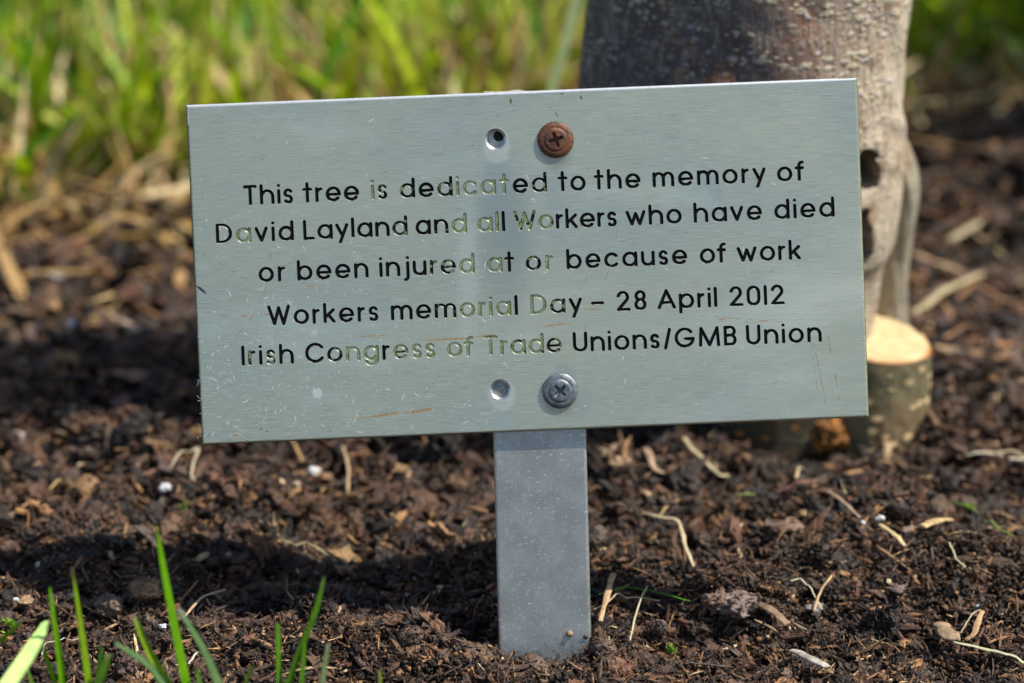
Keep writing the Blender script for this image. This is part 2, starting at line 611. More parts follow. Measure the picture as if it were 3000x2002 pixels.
bo, _e, bf, *_r = delaunay_2d_cdt([Vector(v) for v in bv], be, [], 0, 1e-5)
BV = np.array([(v.x, v.y) for v in bo]) / 1000
BF = np.array([f for f in bf if len(f) == 3])
bc = BV[BF].mean(1)
keepb = np.all([np.linalg.norm(bc - c2, axis=1) > ri * 0.999 for c2, ro, ri in HOLES], axis=0)
PV.append(np.column_stack([BV, np.full(len(BV), -TH)]))
BF = BF[keepb]
e1, e2 = BV[BF[:, 1]] - BV[BF[:, 0]], BV[BF[:, 2]] - BV[BF[:, 0]]
up_ = e1[:, 0] * e2[:, 1] - e1[:, 1] * e2[:, 0] > 0
BF[up_] = BF[up_][:, ::-1]
PF3.append(BF + nb)
PM3.append(np.zeros(len(BF), int))
nb += len(BV)
for c2, ro, ri in HOLES:
    ang = np.arange(48) * 2 * math.pi / 48
    hr = []
    for r_, z in ((ro, 0), (ri, -0.0005), (ri, -TH)):
        PV.append(np.column_stack([c2[0] + r_ * np.cos(ang), c2[1] + r_ * np.sin(ang), np.full(48, z)]))
        hr.append(nb)
        nb += 48
    a48 = np.arange(48)
    for a, b in zip(hr[:-1], hr[1:]):
        PF4.append(np.stack([a + (a48 + 1) % 48, b + (a48 + 1) % 48, b + a48, a + a48], 1)[:, ::-1])
        PM4.append(np.full(48, 2))


def sliver(pts, w, mat, z=0.00002):
    global nb
    P = np.array(pts)
    T = np.gradient(P, axis=0)
    N = np.stack([-T[:, 1], T[:, 0]], 1) / np.linalg.norm(T, axis=1)[:, None]
    k = len(P)
    ww = w / 2 * np.sin(np.linspace(0.25, math.pi - 0.25, k))[:, None]
    PV.append(np.column_stack([np.concatenate([P + N * ww, P - N * ww]), np.full(2 * k, z)]))
    i = np.arange(k - 1)
    PF4.append(np.stack([nb + k + i, nb + k + i + 1, nb + i + 1, nb + i], 1))
    PM4.append(np.full(k - 1, mat))
    nb += 2 * k


for _ in range(1500):
    px = 560 + abs(random.gauss(0, 1)) * 620 if random.random() < 0.8 else random.uniform(560, 2500)
    py = 1300 - abs(random.gauss(0, 1)) * 330 if random.random() < 0.8 else random.uniform(320, 1280)
    L = random.choice([3, 4, 5, 6, 8, 11, 15, 22])
    a, bend = random.uniform(0, 6.28), random.uniform(-1.3, 1.3)
    pts = []
    for i in range(4):
        pts.append((px, py))
        px += L / 3 * math.cos(a)
        py += L / 3 * math.sin(a)
        a += bend / 3 + random.uniform(-.3, .3)
    if any(not (575 < p[0] < 2505 and 325 < p[1] - 0.0 < 1290 - (p[0] - 600) * 0.04) for p in pts):
        continue
    P = [px_plate(*p) for p in pts]
    if min(np.linalg.norm(P[0] - h_[0]) for h_ in HOLES) < 0.004 or sdf(np.array(P))[0].min() < RM * 1.15:
        continue
    sliver(P, random.choice([.6, .7, .9, 1.0, 1.7]) * S * 1.3, random.choice([3, 3, 8]))


def curve_px(pts, n=14):
    P = np.array(pts, float)
    t = np.linspace(0, 1, len(P))
    tt = np.linspace(0, 1, n)
    return [px_plate(np.interp(x, t, P[:, 0]), np.interp(x, t, P[:, 1])) for x in tt]


def dashed(pts, w, mat, keep=0.65):
    Q = curve_px(pts, 26)
    dd = sdf(np.array(Q))[0]
    for i in range(0, 24, 2):
        if random.random() < keep and dd[i:i + 3].min() > RM * 1.1:
            sliver(Q[i:i + 3], w * random.uniform(.5, 1.2) * S, mat, 0.000015)


for pts, w in ((((793, 740), (790, 800), (775, 860), (735, 935), (690, 990), (645, 1045)), 3.0),
               (((1812, 660), (1795, 760), (1745, 900), (1690, 1010)), 2.2), (((1725, 800), (1700, 850), (1670, 880)), 2.0),
               (((2418, 945), (2440, 1060), (2462, 1185)), 2.6), (((2380, 990), (2400, 1080), (2420, 1190)), 2.0),
               (((2372, 985), (2385, 1060), (2395, 1150)), 1.6), (((572, 735), (640, 770), (725, 822)), 2.0),
               (((1408, 428), (1394, 415), (1378, 432)), 2.4), (((2050, 925), (2300, 945)), 1.8)):
    dashed(pts, w, 4)
for pts, w in ((((575, 838), (590, 848), (604, 862)), 8), (((1628, 328), (1634, 345)), 3), (((1495, 288), (1497, 305)), 9),
               (((1700, 280), (1705, 292)), 7), (((1640, 276), (1652, 275)), 4), (((762, 1256), (768, 1257)), 6),
               (((776, 1265), (786, 1264)), 3), (((719, 1293), (728, 1293)), 7)):
    sliver(curve_px(pts, 4), w * S, 5 if w != 8 else 6, 0.000015)
PV = np.concatenate(PV)
PF3, PF4 = np.concatenate(PF3), np.concatenate(PF4)
pmesh = to_mesh('plate', PV, [PF3, PF4], matidx=np.concatenate([np.concatenate(PM3), np.concatenate(PM4)]))


def steel(name, halo=True):
    m = Nodes(name)
    c = m.coord()
    fine = m.noise(m.coord((170, 6500, 1)), 1.0, 3, 0.6)
    mid = m.noise(m.coord((45, 1700, 1), (3, 1, 0)), 1.0, 4, 0.65)
    big = m.noise(m.coord((14, 22, 1)), 1.0, 4)
    col = m.mix(m.ramp(fine, 0.3, 0.7), (0.432, 0.446, 0.345), (0.685, 0.70, 0.555))
    col = m.mix(m.ramp(mid, 0.3, 0.75, 0.0, 0.55), col, (0.50, 0.525, 0.42))
    col = m.mix(m.ramp(big, 0.42, 0.68, 0.0, 0.5), col, (0.47, 0.50, 0.40))
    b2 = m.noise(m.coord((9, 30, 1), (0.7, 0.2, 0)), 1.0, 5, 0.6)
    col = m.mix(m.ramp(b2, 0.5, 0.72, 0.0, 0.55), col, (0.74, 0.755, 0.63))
    speck = m.noise(m.coord((300, 700, 1)), 1.0, 3)
    col = m.mix(m.ramp(speck, 0.66, 0.74, 0, 0.5), col, (0.25, 0.28, 0.24))
    rough = m.math('ADD', m.ramp(mid, 0.2, 0.8, 0.32, 0.46), m.ramp(big, 0.35, 0.65, -0.05, 0.08))
    metal = 0.86
    if halo:
        e = px_plate
        s_ = lambda v: v * S
        dull = []
        def over(mask, k, colr):
            nonlocal col
            col = m.mix(m.math('MULTIPLY', mask, k), col, colr)
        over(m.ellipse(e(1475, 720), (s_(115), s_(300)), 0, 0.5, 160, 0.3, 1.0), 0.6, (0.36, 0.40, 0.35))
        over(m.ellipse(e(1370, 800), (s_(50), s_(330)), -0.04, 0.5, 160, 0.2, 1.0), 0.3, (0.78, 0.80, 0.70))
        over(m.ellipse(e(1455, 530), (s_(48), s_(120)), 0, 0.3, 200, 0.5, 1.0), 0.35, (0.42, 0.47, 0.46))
        over(m.ellipse(e(1630, 560), (s_(50), s_(140)), 0, 0.3, 200, 0.3, 1.0), 0.3, (0.42, 0.46, 0.45))  # faint shade below the rusty screw, painted into the steel colour
        over(m.ellipse(e(1700, 1190), (s_(45), s_(70)), -0.5, 0.3, 200, 0.3, 1.0), 0.4, (0.40, 0.42, 0.40))  # faint shade beside the zinc screw, painted in likewise
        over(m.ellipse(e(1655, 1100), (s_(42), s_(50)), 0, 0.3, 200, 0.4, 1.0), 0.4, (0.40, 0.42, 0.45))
        for hc, hr, tail in ((e(1456, 428), (46, 62), None), (e(1471, 1158), (49, 56), e(1473, 1245))):
            ms = m.ellipse(hc, (s_(hr[0]), s_(hr[1])), 0, 0.3, 300, 0.72, 1.0)
            over(ms, 0.3, (0.56, 0.61, 0.61))
            dull.append(m.math('MULTIPLY', ms, 0.3))
        over(m.ellipse(e(1473, 1240), (s_(30), s_(60)), 0, 0.35, 300, 0.4, 1.0), 0.35, (0.55, 0.60, 0.62))
        for pc_, r_, k in (((930, 1153), (17, 17), 0.9), ((921, 976), (14, 14), 0.5), ((2108, 1205), (40, 66), 0.4),
                           ((1300, 370), (95, 55), 0.22)):
            ms = m.ellipse(e(*pc_), (s_(r_[0]), s_(r_[1])), 0.1, 0.35 if r_[0] < 20 else 1.1, 500 if r_[0] < 20 else 220, 0.75 if r_[0] < 20 else 0.35, 1.0)
            over(ms, k, (0.56, 0.57, 0.56) if pc_[0] != 2108 else (0.55, 0.51, 0.48))
            dull.append(m.math('MULTIPLY', ms, k * (0.6 if r_[0] < 20 else 0.3)))
        over(m.ellipse(e(2085, 540), (s_(26), s_(75)), 0.45, 0.2, 200, 0.7, 1.0), 0.35, (0.40, 0.45, 0.45))
        for pc_, r_, rot in (((655, 925), (26, 3.2), 0.02), ((714, 926), (9, 6), 0), ((1120, 1217), (95, 4.5), 0.10),
                             ((1240, 1203), (70, 6.5), 0.12), ((1630, 952), (60, 3.4), 0.06), ((1320, 994), (110, 4.5), 0.02),
                             ((1735, 906), (40, 3.2), -0.03), ((790, 922), (22, 3.4), -0.05), ((1090, 985), (80, 2.4), 0.0),
                             ((2115, 936), (16, 3.4), 0.0), ((2235, 941), (22, 2.6), 0.0), ((905, 838), (26, 3), 0.0),
                             ((1420, 985), (50, 3.2), 0.02), ((690, 1275), (14, 6), 0.0)):
            ms = m.ellipse(e(*pc_), (s_(r_[0]), s_(r_[1])), rot, 1.5, 900, 0.35, 1.0)
            over(ms, 0.8, (0.24, 0.11, 0.02))
            dull.append(ms)
        over(m.ellipse(e(1628, 440), (s_(60), s_(66)), 0, 0.5, 300, 0.55, 1.0), 0.45, (0.30, 0.22, 0.13))
        over(m.ellipse(e(1641, 1180), (s_(58), s_(56)), 0, 0.5, 300, 0.5, 1.0), 0.4, (0.33, 0.27, 0.18))
        # greenish grime creeping in from the two short edges
        sp = m.n('SeparateXYZ')
        m.l(c, sp.inputs[0])
        ex = m.math('ABSOLUTE', m.math('SUBTRACT', sp.outputs[0], PCX))
        edge = m.ramp(m.math('ADD', ex, m.math('MULTIPLY', m.noise(c, 900, 3), 0.0011)), PW / 2 - 0.0004, PW / 2 + 0.0004)
        over(edge, 0.8, (0.11, 0.13, 0.045))
        dull.append(edge)
        tot = dull[0]
        for d_ in dull[1:]:
            tot = m.math('MAXIMUM', tot, d_)
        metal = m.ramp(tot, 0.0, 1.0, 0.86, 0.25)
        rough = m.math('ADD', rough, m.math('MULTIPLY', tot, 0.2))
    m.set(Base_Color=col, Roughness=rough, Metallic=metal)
    m.b.inputs['Anisotropic'].default_value = 0.0
    m.bump(fine, 0.35, 0.00012)
    return m.m


def simple(name, col, rough, metal=0.0, col2=None, scale=500, bump=0.0, bd=0.0003):
    m = Nodes(name)
    nz = m.noise(m.coord(), scale, 4, 0.65)
    m.set(Base_Color=m.mix(m.ramp(nz, 0.32, 0.68), col, col2 or col), Roughness=rough, Metallic=metal)
    if bump:
        m.bump(nz, bump, bd)
    return m.m


STEEL = steel('brushed_steel')
EDGE = simple('grimy_edge', (0.05, 0.065, 0.02), 0.8, 0.1, (0.14, 0.15, 0.07), 900)
CUT = simple('bare_cut_metal', (0.62, 0.64, 0.66), 0.32, 0.9, (0.5, 0.5, 0.5), 800)
RIM = simple('sky_glint_rim', (0.60, 0.63, 0.66), 0.45, 0.45, (0.5, 0.53, 0.55), 700)  # paler, bluish top rim: the sky's glint put into the colour
SCRATCH2 = simple('dull_scratch_metal', (0.50, 0.52, 0.49), 0.5, 0.5)
SCRATCH = simple('scratch_metal', (0.72, 0.74, 0.72), 0.5, 0.3)
OLIVE = simple('green_scratch', (0.16, 0.17, 0.065), 0.7, 0.0, (0.22, 0.2, 0.09))
OLIVE2 = simple('green_stain', (0.10, 0.12, 0.04), 0.8, 0.0)
INK = simple('dark_mark', (0.02, 0.03, 0.035), 0.6, 0.0)
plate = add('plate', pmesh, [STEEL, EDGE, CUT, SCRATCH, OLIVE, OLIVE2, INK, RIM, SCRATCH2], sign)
MPW = Matrix.Identity(4)
PO = PC                                          # plate origin: the pixel grid's centre on the plate front
for i in range(3):
    MPW[i][0], MPW[i][1], MPW[i][2], MPW[i][3] = XP[i], UP[i], n0[i], PO[i]
plate.matrix_basis = MS.inverted() @ MPW

m = Nodes('engraving_paint')
worn = m.attr('worn', True)
nz = m.noise(m.coord(), 420, 5, 0.7)
bare = m.ramp(m.math('SUBTRACT', m.math('MULTIPLY', worn, 0.62), m.math('SUBTRACT', nz, 0.18)), -0.015, 0.015)
bare = m.math('MULTIPLY', bare, m.ramp(worn, 0.02, 0.06))
across = m.attr('across', True)
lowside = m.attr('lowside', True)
keep = m.math('MULTIPLY', m.ramp(m.math('ADD', across, m.math('MULTIPLY', nz, 0.25)), 0.82, 1.0, 0, 1), m.ramp(lowside, 0.1, 0.4, 1, 0))  # paint residue on the upper walls, doubling as a painted shadow line
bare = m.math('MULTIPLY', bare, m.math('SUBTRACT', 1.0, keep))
lip = m.math('MULTIPLY', m.ramp(lowside, 0.62, 0.8), m.ramp(nz, 0.40, 0.52))  # sky and sun glint on the lower groove walls, painted as bright metal
lip_glint_w = m.math('MULTIPLY', m.ramp(lowside, 0.4, 0.6), m.ramp(worn, 0.2, 0.4))
lip = m.math('MAXIMUM', m.math('MULTIPLY', lip, 0.6), lip_glint_w)
bare = m.math('MAXIMUM', bare, lip)  # painted glint joins the worn bare metal
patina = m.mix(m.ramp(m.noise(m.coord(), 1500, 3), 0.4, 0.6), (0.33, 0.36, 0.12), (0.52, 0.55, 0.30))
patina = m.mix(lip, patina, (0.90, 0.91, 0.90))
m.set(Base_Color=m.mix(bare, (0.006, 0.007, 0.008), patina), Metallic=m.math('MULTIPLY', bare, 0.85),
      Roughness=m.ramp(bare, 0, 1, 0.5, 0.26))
m.b.inputs['Specular IOR Level'].default_value = 0.06
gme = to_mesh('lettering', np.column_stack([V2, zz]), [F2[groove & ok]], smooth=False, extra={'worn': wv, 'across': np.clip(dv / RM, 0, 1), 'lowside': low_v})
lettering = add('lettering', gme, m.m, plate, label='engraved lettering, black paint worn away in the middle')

# ---- post
PO_W, PO_T = 0.0280, 0.0045
top_px = px_plate(1554, 272)                     # just above the plate's top edge
Ptop = PO + XP * top_px[0] + UP * top_px[1]
po_top = float(Ptop.dot(US))
po_x = float((at_y(1584, 1265, 0.0)).dot(XS)) * 0
prof = []
for q in range(4):
    cx = (PO_W / 2 - 0.0009) * (1 if q in (0, 3) else -1)
    cz = -0.0009 if q < 2 else -PO_T + 0.0009
    for i in range(4):
        a = math.radians(q * 90 + i * 30)
        prof.append((cx + 0.0009 * math.cos(a), cz + 0.0009 * math.sin(a)))
prof = np.array(prof)
ys = np.concatenate([np.linspace(-0.06, po_top - 0.0006, 60), [po_top]])
pv = np.concatenate([np.column_stack([prof[:, 0] * (1.0 if y < po_top else .97), np.full(len(prof), y), prof[:, 1]]) for y in ys])
npf = len(prof)
pf = [grid_faces(npf, len(ys), True)[:, ::-1]]
pv = np.concatenate([pv, [[0, po_top, -PO_T / 2]]])
ii = np.arange(npf)
pf.append(np.stack([(len(ys) - 1) * npf + ii, np.full(npf, len(pv) - 1), (len(ys) - 1) * npf + (ii + 1) % npf], 1))
m = Nodes('galvanised_steel')
c = m.coord()
spk = m.vor(m.coord((1, 1, 1)), 900)
n1, n2, n3 = m.noise(c, 90, 4), m.noise(c, 1400, 3, 0.7), m.noise(m.coord((500, 1500, 500)), 1, 3)
col = m.mix(m.ramp(n1, 0.35, 0.65), (0.39, 0.387, 0.35), (0.50, 0.495, 0.45))
col = m.mix(m.ramp(n2, 0.4, 0.65, 0, 0.6), col, (0.31, 0.33, 0.335))
col = m.mix(m.ramp(n3, 0.63, 0.70, 0, 0.75), col, (0.85, 0.86, 0.86))
long_ = m.noise(m.coord((2600, 60, 200)), 1, 3)
col = m.mix(m.ramp(long_, 0.66, 0.74, 0, 0.35), col, (0.62, 0.63, 0.62))
col = m.mix(m.ramp(m.noise(c, 700, 5, 0.7), 0.56, 0.66, 0, 0.6), col, (0.66, 0.67, 0.67))
sp = m.n('SeparateXYZ')
m.l(c, sp.inputs[0])
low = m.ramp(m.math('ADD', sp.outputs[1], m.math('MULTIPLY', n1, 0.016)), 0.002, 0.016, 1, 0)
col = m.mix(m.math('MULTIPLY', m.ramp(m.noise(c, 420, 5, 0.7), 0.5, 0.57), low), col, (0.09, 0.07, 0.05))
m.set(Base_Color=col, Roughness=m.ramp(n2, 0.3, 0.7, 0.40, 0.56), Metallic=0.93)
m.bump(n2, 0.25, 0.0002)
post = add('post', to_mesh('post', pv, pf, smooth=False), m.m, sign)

nt = 60
tx = np.linspace(-PO_W / 2, PO_W / 2, nt)
th_ = 0.0006 + 0.0005 * np.clip(vnoise(tx / 0.004, tx * 0, 71) + 0.35, 0, 1)
tq = []
for z in (-0.0002, -PO_T + 0.0004):
    tq.append(np.column_stack([tx, np.full(nt, po_top - 0.0003), np.full(nt, z)]))
    tq.append(np.column_stack([tx, po_top + th_, np.full(nt, z)]))
tv = np.concatenate(tq)
ti = np.arange(nt - 1)
tf = [np.stack([a * nt + ti, a * nt + ti + 1, b * nt + ti + 1, b * nt + ti], 1) for a, b in ((0, 1), (1, 3), (3, 2), (2, 0))]
add('flaking_top', to_mesh('flaking_top', tv, tf), simple('flaking_tan', (0.42, 0.34, 0.22), 0.8, 0, (0.68, 0.62, 0.50), 700, 0.5), post, label='pale flaking top edge')

# ---- plugs seen in the two spare holes (bolt holes in the post)
def plate_to_sign(q, z):
    P = PO + XP * q[0] + UP * q[1]
    return Vector((P.dot(XS), P.dot(US), z))


def disc_obj(name, prof_fn, R, mats, parent, loc, nr_=40, na=64, rot=0.0, smooth=True, matf=None):
    rr = np.linspace(0.0, 1, nr_ + 1)[1:] * R
    aa = np.arange(na) * 2 * math.pi / na
    RR, AA = np.meshgrid(rr, aa, indexing='ij')
    x, y = RR * np.cos(AA), RR * np.sin(AA)
    v = np.column_stack([x.ravel(), y.ravel(), prof_fn(x, y).ravel()])
    v = np.concatenate([v, [[0, 0, float(prof_fn(np.array([0.0]), np.array([0.0]))[0])]]])
    f4 = grid_faces(na, nr_, True)
    i = np.arange(na)
    f3 = np.stack([np.full(na, len(v) - 1), i, (i + 1) % na], 1)
    o = add(name, to_mesh(name, v, [f3, f4[:, ::-1]], smooth=smooth), mats, parent)
    o.location = loc
    o.rotation_euler = (0, 0, rot)
    return o


BLACK = simple('dark_hole', (0.012, 0.013, 0.008), 0.9, 0.0)
GREY_PLUG = simple('dull_rivet', (0.22, 0.24, 0.23), 0.5, 0.6, (0.34, 0.35, 0.33), 600, 0.3)
hq = px_plate(1461, 398)
disc_obj('bolt_hole', lambda x, y: 0.0 * x, 15.5 * S, BLACK, sign, plate_to_sign(hq, 0.00025), 6, 40)  # flat black disc: the hole's dark inside put into colour
disc_obj('rivet', lambda x, y: 0.0012 - 40 * (x * x + y * y) + 0.00035 * np.exp(-((x - 0.0002) ** 2 + y ** 2) / (0.0007 ** 2)), 24.6 * S, GREY_PLUG, sign, plate_to_sign(px_plate(1466, 1140), 0.0003), 24, 48)


def screw(x, y, rot, arm_l, arm_w, lump):
    r = np.hypot(x, y) / MM
    z = 0.35 + 1.25 * np.sqrt(np.clip(1 - (r / 5.42) ** 2.6, 0, 1))
    z = z - 0.10 * np.exp(-((r - 3.55) / 0.40) ** 2) + 0.10 * np.clip((3.5 - r) / 0.6, 0, 1)
    z = z + 0.02 * vnoise(x / 0.0007, y / 0.0007, lump)
    cr, sr = math.cos(rot), math.sin(rot)
    a, b = np.abs(x * cr + y * sr) / MM, np.abs(-x * sr + y * cr) / MM
    def box(p, q):
        wv_ = arm_w * (1 - 0.25 * p / arm_l)
        return np.clip((arm_l - p) / 0.35, 0, 1) * np.clip((wv_ - q) / 0.16, 0, 1)
    k = np.maximum(box(a, b), box(b, a))
    dep = 1.25 - 0.35 * np.clip(r / arm_l, 0, 1)
    return (z - k * dep) * MM


m = Nodes('rusty_steel')
c = m.coord()
n1, n2 = m.noise(c, 420, 5, 0.65), m.noise(c, 1700, 4, 0.7)
col = m.mix(m.ramp(n1, 0.35, 0.65), (0.05, 0.022, 0.013), (0.16, 0.055, 0.02))
col = m.mix(m.ramp(n2, 0.6, 0.72, 0, 0.7), col, (0.33, 0.20, 0.14))
m.set(Base_Color=col, Roughness=0.55, Metallic=0.15)
m.bump(n2, 0.6, 0.0003)
RUST = m.m
m = Nodes('weathered_zinc')
c = m.coord()
n1, n2 = m.noise(c, 500, 5, 0.65), m.noise(c, 1900, 4, 0.7)
col = m.mix(m.ramp(n1, 0.35, 0.65), (0.09, 0.11, 0.13), (0.19, 0.215, 0.23))
col = m.mix(m.ramp(n2, 0.6, 0.7, 0, 0.8), col, (0.5, 0.5, 0.48))
m.set(Base_Color=col, Roughness=0.48, Metallic=0.55)
m.bump(n2, 0.5, 0.0002)
ZINC = m.m
ZB = PLATE_FRONT + 0.00005
s1 = disc_obj('screw', lambda x, y: screw(x, y, 0.30, 2.35, 0.64, 31), 0.0054, RUST, sign, plate_to_sign(px_plate(1627.5, 410), ZB), 90, 160)
s1['label'] = 'rust-brown cross-head screw'
s2 = disc_obj('screw', lambda x, y: screw(x, y, 0.80, 2.15, 0.60, 57), 0.0053, ZINC, sign, plate_to_sign(px_plate(1640.5, 1145), ZB), 90, 160)
s2['label'] = 'grey zinc cross-head screw'

# ------------------------------------------------------------------ the tree
tree = bpy.data.objects.new('tree', None)
COL.objects.link(tree)
YT = 0.178
tree['label'] = 'thick mottled tree trunk standing behind the plaque, sunlit on one side'
tree['category'] = 'tree'


def bark(name, base, green, lent, lent_scale, lent_size, cut=None):
    m = Nodes(name)
    c = m.coord()
    n1, n2, n3 = m.noise(c, 26, 5, 0.6), m.noise(m.coord((1, 1, 0.35)), 260, 5, 0.7), m.noise(c, 60, 4)
    col = m.mix(m.ramp(n3, 0.35, 0.65), base[0], base[1])
    col = m.mix(m.ramp(n1, 0.50, 0.62, 0, 0.75), col, base[2])
    sp = m.n('SeparateXYZ')
    m.l(c, sp.inputs[0])
    col = m.mix(m.ramp(n2, 0.35, 0.7, 0, 0.55), col, base[3])
    gm = m.ramp(m.math('ADD', sp.outputs[0], m.math('MULTIPLY', n1, 0.03)), green[0], green[1], 1, 0)
    col = m.mix(gm, col, base[4])
    v = m.vor(m.coord((1, 1, 1.7)), lent_scale)
    lm = m.ramp(m.math('ADD', v, m.math('MULTIPLY', n2, 0.16)), lent_size, lent_size + 0.12, 1, 0)
    pick = m.ramp(m.noise(m.coord((1, 1, 3.0)), 55, 2), 0.42, 0.52)
    pick = m.math('MAXIMUM', pick, 0.75)
    lm = m.math('MULTIPLY', lm, pick)
    col = m.mix(lm, col, lent)
    if cut:
        lowm = m.ramp(m.math('ADD', sp.outputs[2], m.math('MULTIPLY', n1, 0.02)), cut, cut + 0.012, 1, 0)
        col = m.mix(m.math('MULTIPLY', lowm, 0.9), col, (0.06, 0.055, 0.03))
        v3 = m.vor(m.coord((1, 1, 1.5), (0.3, 0, 0)), 170)
        col = m.mix(m.math('MULTIPLY', lowm, m.ramp(v3, 0.2, 0.34, 0.95, 0)), col, (0.50, 0.22, 0.05))
    m.set(Base_Color=col, Roughness=0.8)
    m.b.inputs['Specular IOR Level'].default_value = 0.3
    m.bump(m.math('ADD', n2, m.math('MULTIPLY', lm, 0.8)), 0.8, 0.0022)
    return m.m


def trunk_bark():
    m = Nodes('tree_bark')
    c = m.coord()
    sp = m.n('SeparateXYZ')
    m.l(c, sp.inputs[0])
    n1, n3 = m.noise(c, 30, 6, 0.65), m.noise(c, 75, 5, 0.65)
    fis = m.noise(m.coord((1, 1, 0.16)), 520, 5, 0.7)
    fis2 = m.noise(m.coord((1, 1, 0.3), (0.1, 0, 0)), 240, 5, 0.7)
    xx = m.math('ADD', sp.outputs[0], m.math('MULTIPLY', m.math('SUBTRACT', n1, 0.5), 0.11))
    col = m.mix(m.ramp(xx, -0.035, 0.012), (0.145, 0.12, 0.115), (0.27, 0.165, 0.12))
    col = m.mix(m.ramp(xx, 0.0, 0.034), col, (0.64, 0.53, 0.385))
    col = m.mix(m.ramp(n3, 0.54, 0.64, 0, 0.6), col, (0.26, 0.105, 0.045))
    col = m.mix(m.ramp(fis2, 0.48, 0.68, 0, 0.55), col, (0.52, 0.45, 0.36))
    col = m.mix(m.ramp(fis, 0.52, 0.66, 0, 0.6), col, (0.10, 0.08, 0.06))
    # pale lichen and lenticels in loose level rows
    rows_ = m.ramp(m.noise(m.coord((1, 1, 4.0)), 26, 4, 0.6), 0.45, 0.58)
    bumps = None
    for sc_, th, cl, off in ((150, 0.30, (0.62, 0.55, 0.40), 0.0), (230, 0.30, (0.50, 0.51, 0.52), 0.37), (330, 0.33, (0.72, 0.63, 0.42), 0.71)):
        v = m.vor(m.coord((1, 1, 1.5), (off, off, 0)), sc_)
        lm = m.ramp(m.math('ADD', v, m.math('MULTIPLY', fis2, 0.3)), th, th + 0.22, 1, 0)
        lm = m.math('MULTIPLY', lm, m.math('MAXIMUM', rows_, 0.25))
        col = m.mix(m.math('MULTIPLY', lm, 0.9), col, cl)
        bumps = lm if bumps is None else m.math('MAXIMUM', bumps, lm)
    lowm = m.ramp(m.math('ADD', sp.outputs[2], m.math('MULTIPLY', n1, 0.02)), 0.034, 0.046, 1, 0)
    col = m.mix(m.math('MULTIPLY', lowm, 0.9), col, (0.06, 0.055, 0.03))
    v3 = m.vor(m.coord((1, 1, 1.5), (0.3, 0, 0)), 170)
    col = m.mix(m.math('MULTIPLY', lowm, m.ramp(v3, 0.2, 0.34, 0.95, 0)), col, (0.50, 0.22, 0.05))
    m.set(Base_Color=col, Roughness=0.85)
    m.b.inputs['Specular IOR Level'].default_value = 0.25
    hgt = m.math('ADD', m.math('MULTIPLY', fis, -0.9), m.math('ADD', m.math('MULTIPLY', fis2, 0.8), m.math('MULTIPLY', bumps, 0.3)))
    m.bump(hgt, 1.0, 0.0028)
    return m.m


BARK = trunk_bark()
BARK2 = bark('limb_bark', [(0.10, 0.085, 0.04), (0.17, 0.145, 0.075), (0.17, 0.09, 0.04), (0.26, 0.22, 0.13), (0.10, 0.105, 0.05)],
             (-1.0, -0.9), (0.66, 0.48, 0.24), 150, 0.34)
BARK3 = bark('root_bark', [(0.20, 0.175, 0.13), (0.32, 0.28, 0.20), (0.25, 0.16, 0.09), (0.42, 0.37, 0.27), (0.12, 0.13, 0.06)],
             (-1.0, -0.9), (0.5, 0.43, 0.30), 170, 0.14)


def tube(path, radii, nu=48, sub=8, bumpy=0.06, seed=1, flat=1.0, cap=True, scale_n=0.012):
    P, Rr = np.array(path, float), np.array(radii, float)
    t = np.arange(len(P))
    tt = np.linspace(0, len(P) - 1, (len(P) - 1) * sub + 1)

    def cr(A):
        A = A if A.ndim == 2 else A[:, None]
        i = np.clip(np.floor(tt).astype(int), 0, len(A) - 2)
        f = (tt - i)[:, None]
        p0, p1, p2, p3 = A[np.maximum(i - 1, 0)], A[i], A[i + 1], A[np.minimum(i + 2, len(A) - 1)]
        return 0.5 * (2 * p1 + (p2 - p0) * f + (2 * p0 - 5 * p1 + 4 * p2 - p3) * f ** 2 + (3 * p1 - p0 - 3 * p2 + p3) * f ** 3)
    P, Rr = cr(P), cr(Rr)[:, 0]
    T = np.gradient(P, axis=0)
    T /= np.linalg.norm(T, axis=1)[:, None]
    ref = np.array([0, 1.0, 0]) if abs(T[:, 1]).max() < 0.9 else np.array([1.0, 0, 0])
    A = np.cross(np.tile(ref, (len(T), 1)), T)
    A /= np.linalg.norm(A, axis=1)[:, None]
    B = np.cross(T, A)
    ang = np.arange(nu) * 2 * math.pi / nu
    ln = np.concatenate([[0], np.cumsum(np.linalg.norm(np.diff(P, axis=0), axis=1))])
    u = np.cos(ang)[None, :] * 2.2 + 0 * ln[:, None]
    w = np.sin(ang)[None, :] * 2.2 + ln[:, None] / scale_n
    k = 1 + bumpy * vnoise(u * 1.3 + w * 0.4, w + u * 0.8, seed) + bumpy * 0.5 * vnoise(u * 3.1, w * 2.6, seed + 3)
    V = P[:, None, :] + (A[:, None, :] * np.cos(ang)[None, :, None] + B[:, None, :] * np.sin(ang)[None, :, None] * flat) * (Rr[:, None] * k)[:, :, None]
    V = V.reshape(-1, 3)
    F = [grid_faces(nu, len(P), True)]
    if cap:
        V = np.concatenate([V, [P[0], P[-1]]])
        i = np.arange(nu)
        b = (len(P) - 1) * nu
        F.append(np.stack([np.full(nu, len(V) - 2), (i + 1) % nu, i], 1))
        F.append(np.stack([np.full(nu, len(V) - 1), b + i, b + (i + 1) % nu], 1))
    return V, F


